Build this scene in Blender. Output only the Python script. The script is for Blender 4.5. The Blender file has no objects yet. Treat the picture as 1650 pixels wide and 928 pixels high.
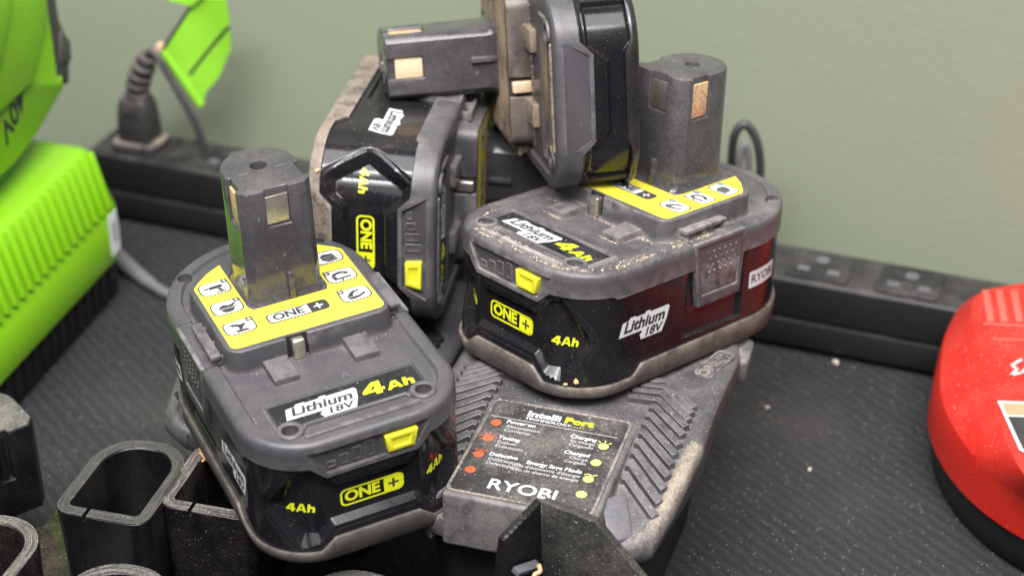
import bpy, bmesh, math, random
import numpy as np
from mathutils import Matrix, Vector

S = 0.001                      # everything below is modelled in millimetres
scene = bpy.context.scene
COL = scene.collection
random.seed(7)
RNG = np.random.default_rng(7)

# ------------------------------------------------------------------ camera, world, lamps, exposure
PITCH = math.radians(31.0)
cam_d = bpy.data.cameras.new('camera')
cam = bpy.data.objects.new('camera', cam_d)
COL.objects.link(cam)
cam.location = (0, 0, 0.438)
cam.rotation_euler = (math.pi / 2 - PITCH, 0, 0)
cam_d.sensor_width = 36.0
cam_d.lens = 2949.4 * 36.0 / 1650.0
cam_d.clip_start = 0.02
cam_d.clip_end = 50
cam_d.dof.use_dof = True
cam_d.dof.focus_distance = 0.608
cam_d.dof.aperture_fstop = 8.8
scene.camera = cam

world = bpy.data.worlds.new('World')
scene.world = world
world.use_nodes = True
bg = world.node_tree.nodes['Background']
bg.inputs[0].default_value = (0.95, 0.97, 1.0, 1)
bg.inputs[1].default_value = 0.04


def area(name, loc, target, sx, sy, power, col=(1.0, 0.98, 1.0)):
    d = bpy.data.lights.new(name, 'AREA')
    d.shape = 'RECTANGLE'
    d.size, d.size_y, d.energy, d.color = sx, sy, power, col
    o = bpy.data.objects.new(name, d)
    COL.objects.link(o)
    o.location = loc
    o.rotation_euler = (Vector(target) - Vector(loc)).to_track_quat('-Z', 'Y').to_euler()
    return o


area('ceiling_or_fill_lamp', (-0.20, 0.02, 1.55), (-0.10, 0.35, 0.0), 1.9, 1.25, 84)
area('ceiling_tube', (-0.10, -0.28, 1.50), (-0.05, 0.55, 0.05), 1.3, 0.07, 30)
area('ceiling_or_fill_lamp', (0.0, -0.95, 1.30), (0.0, 0.6, 0.05), 1.4, 0.6, 10)  # front fill added behind the camera, not a fixture of the room

scene.view_settings.view_transform = 'Standard'
scene.view_settings.look = 'None'
scene.view_settings.exposure = 0.0
scene.view_settings.gamma = 1.0
scene.view_settings.use_curve_mapping = False
scene.render.engine = 'CYCLES'
scene.cycles.use_denoising = True
scene.cycles.max_bounces = 6
scene.cycles.caustics_reflective = False
scene.cycles.caustics_refractive = False


# ------------------------------------------------------------------ materials
def _n(nt, t, **kw):
    n = nt.nodes.new(t)
    for k, v in kw.items():
        if k.startswith('i_'):
            n.inputs[int(k[2:])].default_value = v
        else:
            setattr(n, k, v)
    return n


def _math(nt, op, a, b=None, c=None, clamp=False):
    n = nt.nodes.new('ShaderNodeMath')
    n.operation = op
    n.use_clamp = clamp
    for i, v in enumerate((a, b, c)):
        if v is None:
            continue
        if isinstance(v, (int, float)):
            n.inputs[i].default_value = v
        else:
            nt.links.new(v, n.inputs[i])
    return n.outputs[0]


def _ramp(nt, fac, lo, hi):
    n = nt.nodes.new('ShaderNodeMapRange')
    n.interpolation_type = 'SMOOTHSTEP'
    n.inputs[1].default_value = lo
    n.inputs[2].default_value = hi
    nt.links.new(fac, n.inputs[0])
    return n.outputs[0]


def _mix(nt, fac, a, b):
    n = nt.nodes.new('ShaderNodeMix')
    n.data_type = 'RGBA'
    for sock, v in ((n.inputs[0], fac), (n.inputs[6], a), (n.inputs[7], b)):
        if isinstance(v, (int, float)):
            sock.default_value = v
        elif isinstance(v, tuple):
            sock.default_value = v if len(v) == 4 else (*v, 1)
        else:
            nt.links.new(v, sock)
    return n.outputs[2]


def _noise(nt, vec, scale, detail=3, rough=0.55):
    n = nt.nodes.new('ShaderNodeTexNoise')
    n.inputs['Scale'].default_value = scale
    n.inputs['Detail'].default_value = detail
    n.inputs['Roughness'].default_value = rough
    nt.links.new(vec, n.inputs['Vector'])
    return n.outputs['Fac']


def _specks(nt, vec, scale, size, keep=0.5):
    """small round grains: 1 inside a grain"""
    v = nt.nodes.new('ShaderNodeTexVoronoi')
    v.inputs['Scale'].default_value = scale
    nt.links.new(vec, v.inputs['Vector'])
    near = _math(nt, 'LESS_THAN', v.outputs['Distance'], size)
    sep = nt.nodes.new('ShaderNodeSeparateColor')
    nt.links.new(v.outputs['Color'], sep.inputs[0])
    some = _math(nt, 'LESS_THAN', sep.outputs[0], keep)
    return _math(nt, 'MULTIPLY', near, some)


def plastic(name, col, rough=0.4, dust=0.3, dust_col=(0.33, 0.27, 0.21), up=0.7, edge=0.0, edge_col=None,
            grain=0.05, specks=0.5, coat=0.0, spec=0.5, scratch=0.0, sss=0.0, tint=0.08, crev=0.0):
    """moulded plastic with loose workshop dust, grains and rubbed edges.
    The custom property 'dust' of the object scales how dusty that one is."""
    m = bpy.data.materials.new(name)
    m.use_nodes = True
    nt = m.node_tree
    b = nt.nodes['Principled BSDF']
    L = nt.links.new
    tc = nt.nodes.new('ShaderNodeTexCoord')
    info = nt.nodes.new('ShaderNodeObjectInfo')
    off = nt.nodes.new('ShaderNodeVectorMath')
    off.operation = 'MULTIPLY_ADD'
    L(info.outputs['Random'], off.inputs[0])
    off.inputs[1].default_value = (3.1, 1.7, 2.3)
    L(tc.outputs['Object'], off.inputs[2])
    vec = off.outputs[0]
    geo = nt.nodes.new('ShaderNodeNewGeometry')
    sep = nt.nodes.new('ShaderNodeSeparateXYZ')
    L(geo.outputs['Normal'], sep.inputs[0])
    upf = _math(nt, 'MULTIPLY_ADD', _ramp(nt, sep.outputs[2], 0.05, 0.85), up, 1 - up)
    at = _n(nt, 'ShaderNodeAttribute', attribute_type='OBJECT', attribute_name='dust')
    amt = _math(nt, 'MULTIPLY', at.outputs['Fac'], dust)
    big = _noise(nt, vec, 55, 4, 0.6)
    fine = _noise(nt, vec, 900, 2, 0.6)
    mask = _math(nt, 'MULTIPLY_ADD', fine, 0.5, _math(nt, 'MULTIPLY', big, 0.9))
    mask = _ramp(nt, mask, 0.52, 0.98)
    film = _math(nt, 'MULTIPLY', _math(nt, 'MULTIPLY', mask, amt), upf, clamp=True)
    g1 = _specks(nt, vec, 900, 0.17, 0.20)
    g2 = _specks(nt, vec, 330, 0.10, 0.07)
    gr = _math(nt, 'MULTIPLY', _math(nt, 'MAXIMUM', g1, g2),
               _math(nt, 'MULTIPLY', _math(nt, 'MULTIPLY', amt, specks * 2.0), upf), clamp=True)
    var = _noise(nt, vec, 24, 3)
    c0 = _mix(nt, var, tuple(x * (1 - tint) for x in col), tuple(min(1, x * (1 + tint)) for x in col))
    c1 = _mix(nt, film, c0, dust_col)
    if crev > 0:
        ao = _n(nt, 'ShaderNodeAmbientOcclusion', samples=5)
        ao.inputs['Distance'].default_value = 0.0045
        cv = _ramp(nt, _math(nt, 'SUBTRACT', 1.0, ao.outputs['AO']), 0.22, 0.62)
        cv = _math(nt, 'MULTIPLY', cv, _ramp(nt, _noise(nt, vec, 160, 4, 0.6), 0.32, 0.62))
        cv = _math(nt, 'MULTIPLY', cv, _math(nt, 'MULTIPLY', at.outputs['Fac'], crev), clamp=True)
        c1 = _mix(nt, cv, c1, tuple(min(1, x * 1.25) for x in dust_col))
    if edge > 0:
        pt = _ramp(nt, geo.outputs['Pointiness'], 0.515, 0.60)
        en = _math(nt, 'MULTIPLY', _math(nt, 'MULTIPLY', pt, _math(nt, 'MULTIPLY_ADD', at.outputs['Fac'], edge * 0.7, edge * 0.3)), _ramp(nt, _noise(nt, vec, 220, 3), 0.3, 0.6))
        c1 = _mix(nt, en, c1, edge_col or tuple(min(1, x * 3 + 0.05) for x in col))
    if scratch > 0:
        mp = _n(nt, 'ShaderNodeMapping')
        mp.inputs['Scale'].default_value = (1, 9, 1)
        mp.inputs['Rotation'].default_value = (0.3, 0.5, 0.7)
        L(vec, mp.inputs[0])
        sc = _ramp(nt, _noise(nt, mp.outputs[0], 260, 4, 0.7), 0.64, 0.74)
        c1 = _mix(nt, _math(nt, 'MULTIPLY', sc, scratch), c1, (0.30, 0.29, 0.29))
    c2 = _mix(nt, gr, c1, tuple(min(1, x * 1.7) for x in dust_col))
    L(c2, b.inputs['Base Color'])
    r0 = _math(nt, 'MULTIPLY_ADD', _noise(nt, vec, 140, 3), 0.18, rough - 0.09)
    rr = _math(nt, 'MULTIPLY_ADD', film, 0.5, r0)
    rr = _math(nt, 'MAXIMUM', rr, _math(nt, 'MULTIPLY', gr, 0.85), clamp=True)
    L(rr, b.inputs['Roughness'])
    b.inputs['Specular IOR Level'].default_value = spec
    b.inputs['Coat Weight'].default_value = coat
    b.inputs['Coat Roughness'].default_value = 0.08
    if sss:
        b.inputs['Subsurface Weight'].default_value = sss
        b.inputs['Subsurface Radius'].default_value = (0.004, 0.004, 0.002)
    bp = _n(nt, 'ShaderNodeBump')
    bp.inputs['Strength'].default_value = grain
    bp.inputs['Distance'].default_value = 0.0004
    hh = _math(nt, 'ADD', _noise(nt, vec, 1500, 2), _math(nt, 'MULTIPLY', gr, 1.5))
    hh = _math(nt, 'MULTIPLY_ADD', film, 0.6, hh)
    L(hh, bp.inputs['Height'])
    L(bp.outputs[0], b.inputs['Normal'])
    return m


def simple(name, col, rough=0.5, metal=0.0, var=0.1, scale=200, dirt=None, dirt_amt=0.3):
    m = bpy.data.materials.new(name)
    m.use_nodes = True
    nt = m.node_tree
    b = nt.nodes['Principled BSDF']
    tc = nt.nodes.new('ShaderNodeTexCoord')
    nz = _noise(nt, tc.outputs['Object'], scale, 3)
    c = _mix(nt, nz, tuple(x * (1 - var) for x in col), tuple(min(1, x * (1 + var)) for x in col))
    if dirt:
        n2 = _ramp(nt, _noise(nt, tc.outputs['Object'], scale * 2.3, 4, 0.65), 0.45, 0.75)
        c = _mix(nt, _math(nt, 'MULTIPLY', n2, dirt_amt), c, dirt)
    nt.links.new(c, b.inputs['Base Color'])
    rr = _math(nt, 'MULTIPLY_ADD', nz, 0.2, rough - 0.1)
    nt.links.new(rr, b.inputs['Roughness'])
    b.inputs['Metallic'].default_value = metal
    return m


TAN = (0.30, 0.235, 0.17)
BROWN = (0.165, 0.130, 0.098)
M = {}
M['grey'] = plastic('grey_plastic', (0.046, 0.0440, 0.049), 0.36, 0.40, (0.195, 0.175, 0.157), edge=0.45,
                    edge_col=(0.27, 0.25, 0.235), grain=0.10, specks=0.5, scratch=0.28, spec=0.34, crev=0.85)
M['stem'] = plastic('stem_plastic', (0.036, 0.034, 0.038), 0.13, 0.18, (0.28, 0.245, 0.21), edge=0.3, grain=0.03,
                    specks=0.6, scratch=0.5, up=0.3)
M['black'] = plastic('gloss_black_plastic', (0.007, 0.007, 0.009), 0.14, 0.10, TAN, up=0.5, edge=0.06, grain=0.015,
                     specks=2.6, scratch=0.04, spec=0.28)
M['bevel'] = plastic('satin_black_bevel', (0.036, 0.036, 0.043), 0.40, 0.15, TAN, up=0.4, grain=0.25, specks=1.5, spec=0.9)
M['tray'] = plastic('tray_plastic', (0.044, 0.040, 0.036), 0.5, 0.75, BROWN, up=0.15, edge=0.7,
                    edge_col=(0.24, 0.21, 0.18), grain=0.12, specks=0.3)
M['tray_black'] = plastic('black_tray_plastic', (0.010, 0.010, 0.012), 0.25, 0.3, TAN, up=0.5, grain=0.03, specks=0.8)
M['deck_dirty'] = plastic('dirty_deck_plastic', (0.050, 0.046, 0.046), 0.42, 0.85, (0.30, 0.215, 0.135), up=0.0, edge=0.5,
                          edge_col=(0.42, 0.33, 0.24), grain=0.2, specks=0.3, crev=0.9)
M['ch_smooth'] = plastic('charger_smooth_plastic', (0.075, 0.074, 0.084), 0.42, 0.25, (0.25, 0.22, 0.2), up=0.7, grain=0.05, specks=0.6)
M['void'] = simple('dark_recess', (0.012, 0.012, 0.012), 0.7)
M['yellow_sticker'] = plastic('yellow_sticker', (0.62, 0.545, 0.040), 0.45, 0.12, TAN, grain=0.01, specks=0.5, tint=0.03)
M['white_print'] = plastic('white_print', (0.52, 0.52, 0.525), 0.5, 0.14, TAN, grain=0.0, tint=0.02)
M['black_print'] = plastic('black_print', (0.022, 0.022, 0.022), 0.45, 0.12, TAN, grain=0.0)
M['lime_print'] = plastic('lime_print', (0.64, 0.68, 0.015), 0.45, 0.10, TAN, grain=0.0, tint=0.03)
M['grey_print'] = plastic('grey_print', (0.42, 0.42, 0.42), 0.5, 0.2, TAN, grain=0.0)
M['label_black'] = plastic('label_black', (0.008, 0.009, 0.011), 0.30, 0.12, (0.30, 0.28, 0.26), grain=0.02, specks=3.0, spec=0.3)
M['button'] = plastic('yellow_button', (0.60, 0.57, 0.022), 0.42, 0.10, TAN, grain=0.05, sss=0.05, tint=0.03)
M['metal'] = simple('contact_metal', (0.62, 0.58, 0.48), 0.32, 0.9, 0.15, 300, (0.25, 0.19, 0.12), 0.5)
M['copper'] = simple('dirty_copper_contact', (0.66, 0.44, 0.26), 0.5, 0.35, 0.2, 260, (0.10, 0.06, 0.03), 0.9)
M['tan_contact'] = simple('dust_caked_contact', (0.55, 0.41, 0.26), 0.8, 0.0, 0.15, 260, (0.30, 0.2, 0.12), 0.4)
M['screw'] = simple('dark_screw', (0.06, 0.06, 0.06), 0.4, 0.8)


# ------------------------------------------------------------------ mesh helpers (mm in, metres out)
def raw(name, verts, faces, mat=None):
    me = bpy.data.meshes.new(name)
    me.from_pydata([tuple(map(float, v)) for v in verts], [], [tuple(int(i) for i in f) for f in faces])
    me.update()
    o = bpy.data.objects.new(name, me)
    COL.objects.link(o)
    if mat:
        me.materials.append(M[mat] if isinstance(mat, str) else mat)
    return o


def recalc(o):
    bm = bmesh.new()
    bm.from_mesh(o.data)
    bmesh.ops.recalc_face_normals(bm, faces=bm.faces)
    bm.to_mesh(o.data)
    bm.free()


def bake(o):
    dg = bpy.context.evaluated_depsgraph_get()
    me = bpy.data.meshes.new_from_object(o.evaluated_get(dg), depsgraph=dg)
    old = o.data
    o.modifiers.clear()
    o.data = me
    me.name = old.name
    bpy.data.meshes.remove(old)


def cut(o, cutters):
    for c in cutters:
        recalc(c)
        md = o.modifiers.new('b', 'BOOLEAN')
        md.operation = 'DIFFERENCE'
        md.solver = 'EXACT'
        md.object = c
    bake(o)
    for c in cutters:
        me = c.data
        bpy.data.objects.remove(c)
        bpy.data.meshes.remove(me)


def bevel(o, w, seg=2, ang=32):
    md = o.modifiers.new('v', 'BEVEL')
    md.width = w
    md.segments = seg
    md.limit_method = 'ANGLE'
    md.angle_limit = math.radians(ang)
    md.use_clamp_overlap = True
    bake(o)


def fin(o, parent=None, ang=38, dust=1.0, label=None):
    me = o.data
    me.transform(Matrix.Scale(S, 4))
    for p in me.polygons:
        p.use_smooth = True
    me.set_sharp_from_angle(angle=math.radians(ang))
    if parent is not None:
        o.parent = parent
    o['dust'] = float(dust)
    if label:
        o['label'] = label
    return o


def empty(name, label, cat, mat=None, group=None):
    o = bpy.data.objects.new(name, None)
    o.empty_display_size = 0.02
    COL.objects.link(o)
    o['label'] = label
    o['category'] = cat
    if group:
        o['group'] = group
    if mat is not None:
        o.matrix_world = mat
    return o


def tag(o, label, cat, group=None):
    o['label'] = label
    o['category'] = cat
    if group:
        o['group'] = group
    return o


def ring_mesh(rings, cap0=True, cap1=True):
    n = len(rings[0])
    v = [p for r in rings for p in r]
    f = []
    for k in range(len(rings) - 1):
        for i in range(n):
            j = (i + 1) % n
            f.append((k * n + i, k * n + j, (k + 1) * n + j, (k + 1) * n + i))
    if cap0:
        f.append(tuple(reversed(range(n))))
    if cap1:
        f.append(tuple(range((len(rings) - 1) * n, len(rings) * n)))
    return v, f


def prism(pts, z0, z1):
    return ring_mesh([[(x, y, z0) for x, y in pts], [(x, y, z1) for x, y in pts]])


def box(x0, x1, y0, y1, z0, z1):
    return prism([(x0, y0), (x1, y0), (x1, y1), (x0, y1)], z0, z1)


def join(parts):
    v, f = [], []
    for pv, pf in parts:
        o = len(v)
        v += list(pv)
        f += [tuple(i + o for i in q) for q in pf]
    return v, f


def xf(vf, fn):
    return [fn(*p) for p in vf[0]], vf[1]


def arc(cx, cy, r, a0, a1, n):
    return [(cx + r * math.cos(math.radians(a0 + (a1 - a0) * i / n)), cy + r * math.sin(math.radians(a0 + (a1 - a0) * i / n)))
            for i in range(n + 1)]


def rrect(x0, x1, y0, y1, r, n=5):
    return (arc(x1 - r, y0 + r, r, -90, 0, n) + arc(x1 - r, y1 - r, r, 0, 90, n) +
            arc(x0 + r, y1 - r, r, 90, 180, n) + arc(x0 + r, y0 + r, r, 180, 270, n))


def solid(name, vf, mat, parent, bw=0.0, seg=2, ang=38, dust=1.0, label=None, cutters=None):
    o = raw(name, vf[0], vf[1], mat)
    recalc(o)
    if cutters:
        cut(o, [raw('c', c[0], c[1]) for c in cutters])
    if bw:
        bevel(o, bw, seg)
    return fin(o, parent, ang, dust, label)


def tube(path, r, n=10, cap=True):
    """swept round tube; r a number or a list"""
    P = [Vector(p) for p in path]
    rs = r if isinstance(r, (list, tuple)) else [r] * len(P)
    rings = []
    t0 = (P[1] - P[0]).normalized()
    up = Vector((0, 0, 1)) if abs(t0.z) < 0.9 else Vector((1, 0, 0))
    a = t0.cross(up).normalized()
    for i, p in enumerate(P):
        t = (P[min(i + 1, len(P) - 1)] - P[max(i - 1, 0)]).normalized()
        a = (a - t * a.dot(t)).normalized()
        b = t.cross(a)
        rings.append([tuple(p + (a * math.cos(2 * math.pi * k / n) + b * math.sin(2 * math.pi * k / n)) * rs[i])
                      for k in range(n)])
    return ring_mesh(rings, cap, cap)


def smooth_path(pts, n=8):
    """Catmull-Rom through points"""
    P = [np.array(p, float) for p in pts]
    P = [2 * P[0] - P[1]] + P + [2 * P[-1] - P[-2]]
    out = []
    for i in range(1, len(P) - 2):
        for k in range(n):
            t = k / n
            a, b, c, d = P[i - 1:i + 3]
            out.append(tuple(0.5 * (2 * b + (c - a) * t + (2 * a - 5 * b + 4 * c - d) * t * t + (3 * b - a - 3 * c + d) * t ** 3)))
    out.append(tuple(P[-2]))
    return out


# ------------------------------------------------------------------ flat print
def text2d(body, size, bold=0.0, shear=0.0, xs=1.0, align='CENTER', space=1.0):
    cu = bpy.data.curves.new('t', 'FONT')
    cu.body = body
    cu.size = size
    cu.offset = bold
    cu.shear = shear
    cu.space_character = space
    cu.resolution_u = 3
    cu.align_x = align
    cu.align_y = 'CENTER'
    o = bpy.data.objects.new('t', cu)
    COL.objects.link(o)
    dg = bpy.context.evaluated_depsgraph_get()
    me = bpy.data.meshes.new_from_object(o.evaluated_get(dg), depsgraph=dg)
    v = [(p.co.x * xs, p.co.y) for p in me.vertices]
    f = [tuple(p.vertices) for p in me.polygons]
    bpy.data.objects.remove(o)
    bpy.data.curves.remove(cu)
    bpy.data.meshes.remove(me)
    return v, f


def mv(sh, dx, dy, sc=1.0, rot=0.0):
    c, s = math.cos(rot), math.sin(rot)
    return [((x * c - y * s) * sc + dx, (x * s + y * c) * sc + dy) for x, y in sh[0]], sh[1]


def fill(pts):
    return list(pts), [tuple(range(len(pts)))]


def rect2(x0, x1, y0, y1):
    return fill([(x0, y0), (x1, y0), (x1, y1), (x0, y1)])


def outline2(outer, inner):
    n = len(outer)
    return list(outer) + list(inner), [(i, (i + 1) % n, n + (i + 1) % n, n + i) for i in range(n)]


def join2(parts):
    v, f = [], []
    for pv, pf in parts:
        o = len(v)
        v += list(pv)
        f += [tuple(i + o for i in q) for q in pf]
    return v, f


def disc2(cx, cy, r, n=18, ry=None):
    return fill([(cx + r * math.cos(2 * math.pi * i / n), cy + (ry or r) * math.sin(2 * math.pi * i / n)) for i in range(n)])


def stroke2(pts, w):
    out = []
    for (x0, y0), (x1, y1) in zip(pts, pts[1:]):
        d = math.hypot(x1 - x0, y1 - y0) or 1
        nx, ny = -(y1 - y0) / d * w / 2, (x1 - x0) / d * w / 2
        ex, ey = (x1 - x0) / d * w * 0.3, (y1 - y0) / d * w * 0.3
        out.append(fill([(x0 - ex + nx, y0 - ey + ny), (x0 - ex - nx, y0 - ey - ny), (x1 + ex - nx, y1 + ey - ny), (x1 + ex + nx, y1 + ey + ny)]))
    return join2(out)


def decal(name, sh, mapper, mat, parent, dust=1.0, label=None):
    v = [mapper(x, y) for x, y in sh[0]]
    o = raw(name, v, sh[1], mat)
    # print faces outward: mapper(u,v) is right-handed seen from outside
    return fin(o, parent, 60, dust, label)


def refine(sh, maxlen):
    """split long edges so that print can follow a curved wall"""
    bm = bmesh.new()
    vs = [bm.verts.new((x, y, 0)) for x, y in sh[0]]
    for f in sh[1]:
        try:
            bm.faces.new([vs[i] for i in f])
        except ValueError:
            pass
    bmesh.ops.triangulate(bm, faces=bm.faces)
    for _ in range(4):
        es = [e for e in bm.edges if e.calc_length() > maxlen]
        if not es:
            break
        bmesh.ops.subdivide_edges(bm, edges=es, cuts=1)
        bmesh.ops.triangulate(bm, faces=bm.faces)
    bm.verts.index_update()
    out = [(v.co.x, v.co.y) for v in bm.verts], [tuple(v.index for v in f.verts) for f in bm.faces]
    bm.free()
    return out


def one_plus(w, h, filled_bg=False):
    """ONE+ badge, centred: returns (frame and plus block, letters, plus sign) 2-D shapes"""
    r = h * 0.30
    t = h * 0.10
    o = rrect(-w / 2, w / 2, -h / 2, h / 2, r)
    i = rrect(-w / 2 + t, w / 2 - t, -h / 2 + t, h / 2 - t, r * 0.72)
    frame = outline2(o, i)
    xb = w * 0.185
    blk = fill([(xb, -h / 2 + t * 0.5), (w / 2 - r, -h / 2 + t * .5)] + arc(w / 2 - r, -h / 2 + r, r - t * .3, -80, 0, 4) +
               arc(w / 2 - r, h / 2 - r, r - t * .3, 0, 80, 4) + [(xb, h / 2 - t * .5)])
    letters = mv(text2d('ONE', h * 0.83, h * 0.032, 0, 1.03, space=0.98), -w * 0.155, 0.01 * h)
    ph = h * 0.27
    pw = h * 0.11
    cx = w * 0.335
    plus = join2([rect2(cx - ph, cx + ph, -pw / 2, pw / 2), rect2(cx - pw / 2, cx + pw / 2, -ph, ph)])
    inner = fill(i)
    return frame, blk, letters, plus, inner


def lithium_badge(w):
    """slanted white badge with two lines of dark text, centred; width w"""
    k = w / 24.0
    plate = fill([(x * k, y * k) for x, y in [(-12.2, -1.6), (-10.8, 3.7), (-7.6, 4.1), (-7.2, 4.9), (-4.4, 4.9), (-4.2, 4.4),
                                              (0.2, 4.5), (0.5, 5.2), (2.6, 5.2), (2.8, 4.5), (11.8, 4.6), (12.4, 3.6),
                                              (11.4, -0.2), (9.2, -5.0), (-1.2, -5.0), (-1.9, -3.0), (-1.1, -2.5), (-1.0, -1.6)]])
    t1 = mv(text2d('Lithium', 5.7, 0.20, 0.22, 1.17), -0.1, 1.45)
    t2 = mv(text2d('18V', 4.3, 0.15, 0.22, 1.25), 4.3, -3.0)
    return plate, ([(x * k, y * k) for x, y in join2([t1, t2])[0]], join2([t1, t2])[1])


def four_ah(h4, hah, gap=0.12, shear=0.16):
    """heavy wide '4Ah'; returns a shape centred on its width, baseline at 0"""
    four = [[(.55, 1), (0, .42), (.36, .42), (.66, .73), (.66, 1)], [(0, .22), (.66, .22), (.66, .42), (0, .42)],
            [(.66, 0), (.98, 0), (.98, 1), (.66, 1)], [(.98, .22), (1.15, .22), (1.15, .42), (.98, .42)]]
    aa = [[(0, 0), (.30, 0), (.62, .8), (.62, 1), (.42, 1)], [(1.24, 0), (.82, 1), (.62, 1), (.62, .8), (.94, 0)], [(.38, .2), (.86, .2), (.78, .4), (.46, .4)]]
    hh = [[(0, 0), (.3, 0), (.3, 1), (0, 1)], [(.3, .72), (.3, .46), (.5, .5), (.58, .42), (.58, 0), (.88, 0), (.88, .5), (.74, .68), (.5, .74)]]
    parts = []
    x = 0.0
    for gl, w, k in ((four, 1.15, h4), (aa, 1.24, hah), (hh, .88, hah)):
        for q in gl:
            parts.append(fill([(x + (a + shear * b) * k, b * k) for a, b in q]))
        x += (w + gap) * k
    v, f = join2(parts)
    return [(a - x / 2, b) for a, b in v], f


def ryobi(size):
    return text2d('RYOBI', size, size * 0.014, 0, 1.12, space=1.0)


# ------------------------------------------------------------------ battery pack
FR, RR = 21.0, 36.0
SA, SB_, SC = 15.0, 15.0 + FR * math.pi / 2, 15.0 + FR * math.pi / 2 + 67.0
HALF = SC + RR * math.pi / 2


def outl(s, off=0.0):
    a = abs(s)
    sg = 1 if s >= 0 else -1
    if a <= SA:
        x, y, nx, ny = a, -57.0, 0.0, -1.0
    elif a <= SB_:
        t = (a - SA) / FR
        nx, ny = math.sin(t), -math.cos(t)
        x, y = 15 + FR * nx, -36 + FR * ny
    elif a <= SC:
        x, y, nx, ny = 36.0, -36.0 + (a - SB_), 1.0, 0.0
    else:
        t = (a - SC) / RR
        nx, ny = math.cos(t), math.sin(t)
        x, y = RR * nx, 31 + RR * ny
    return sg * (x + off * nx), y + off * ny


def s_list(front=0.8, rest=1.6):
    s = list(np.arange(0, 50, front)) + list(np.arange(50, SC, rest)) + list(np.linspace(SC, HALF, 40))
    s = sorted(set(round(float(q), 4) for q in s))
    return [-q for q in reversed(s[1:])] + s[:-1]      # closed ring, rear point once (at -HALF)


def sdf_poly(px, py, poly):
    """signed distance (negative inside), vectorised"""
    d = np.full(px.shape, 1e9)
    inside = np.zeros(px.shape, bool)
    n = len(poly)
    for i in range(n):
        ax, ay = poly[i]
        bx, by = poly[(i + 1) % n]
        ex, ey = bx - ax, by - ay
        t = np.clip(((px - ax) * ex + (py - ay) * ey) / (ex * ex + ey * ey + 1e-12), 0, 1)
        d = np.minimum(d, np.hypot(px - ax - t * ex, py - ay - t * ey))
        c = ((ay > py) != (by > py)) & (px < (bx - ax) * (py - ay) / (by - ay + 1e-12) + ax)
        inside ^= c
    return np.where(inside, -d, d)


def pw(x, xs, ys):
    return float(np.interp(abs(x), xs, ys))


def stem_poly(off=0.0):
    w = 12.6 + off
    return ([(-10 - off * 0.6, 12.3 - off), (10 + off * 0.6, 12.3 - off), (w, 15.3)] +
            arc(0, 29.6, w, 0, 180, 22) + [(-w, 15.3)])


def deck_print_map(z):
    return lambda x, y: (x, y, z)


def wall_map(s0, z0, off):
    def f(u, v):
        x, y = outl(s0 + u, off)
        return (x, y, z0 + v)
    return f


ICONS = [
    # cordless drill, circular saw, hand sander; blower box, jigsaw, pruning shear: dark silhouettes, about 7 x 5
    [[(-3.2, .25), (-1.7, .15), (-1.7, 1.0), (-3.2, .85)], [(-1.6, -.15), (1.5, -.2), (2.5, .4), (2.2, 1.5), (-1.6, 1.3)],
     [(.5, -.3), (1.6, -.3), (2.2, -1.8), (1.1, -1.8)], [(-.1, -1.9), (2.7, -1.9), (2.7, -2.5), (-.1, -2.5)]],
    [[(-2.0, -.6), (-1.7, -1.6), (-.9, -2.3), (.1, -2.5), (1.1, -2.2), (1.8, -1.5), (2.0, -.6)], [(-3.0, -.45), (3.0, -.45), (3.0, 0), (-3.0, 0)],
     [(-2.2, .1), (1.6, .1), (2.9, 1.2), (2.4, 1.7), (.9, 1.0), (-.6, 1.7), (-1.9, 1.1)]],
    [[(-2.6, 1.9), (-1.6, 2.1), (.6, 1.2), (1.6, 1.6), (2.0, .7), (.9, -.1), (.5, -1.1), (-.5, -1.2), (-.3, .1), (-1.9, .9)], [(-1.6, -1.3), (1.4, -1.2), (2.7, -2.3), (-1.3, -2.4)]],
    [[(-2.0, 1.0), (-.8, 1.9), (1.9, 1.4), (2.2, .2), (-1.9, .2)], [(-1.9, .05), (2.2, .05), (2.3, -1.1), (-1.8, -1.1)], [(-1.7, -1.25), (2.3, -1.25), (2.9, -2.2), (-.6, -2.4)]],
    [[(-2.8, .2), (-2.0, 1.6), (0, 2.2), (2.0, 1.5), (2.6, .2), (1.5, .2), (.9, .9), (-.2, 1.1), (-1.2, .8), (-1.6, .2)], [(-2.8, .05), (-1.6, .05), (-1.4, -1.0), (2.6, -.9), (2.6, -1.7), (-2.4, -1.8)],
     [(-.8, -1.95), (.2, -1.9), (0, -2.7), (-.5, -2.7)]],
    [[(-2.8, -.9), (-1.6, .8), (-.3, 1.9), (1.5, 2.0), (1.7, 1.3), (.3, 1.1), (-.6, .2), (-.9, -.8)], [(-2.6, -1.05), (-.8, -.95), (1.0, -.8), (2.9, .3), (2.9, -.6), (.9, -1.8), (-1.0, -2.3), (-2.3, -2.0)]],
]


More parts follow.
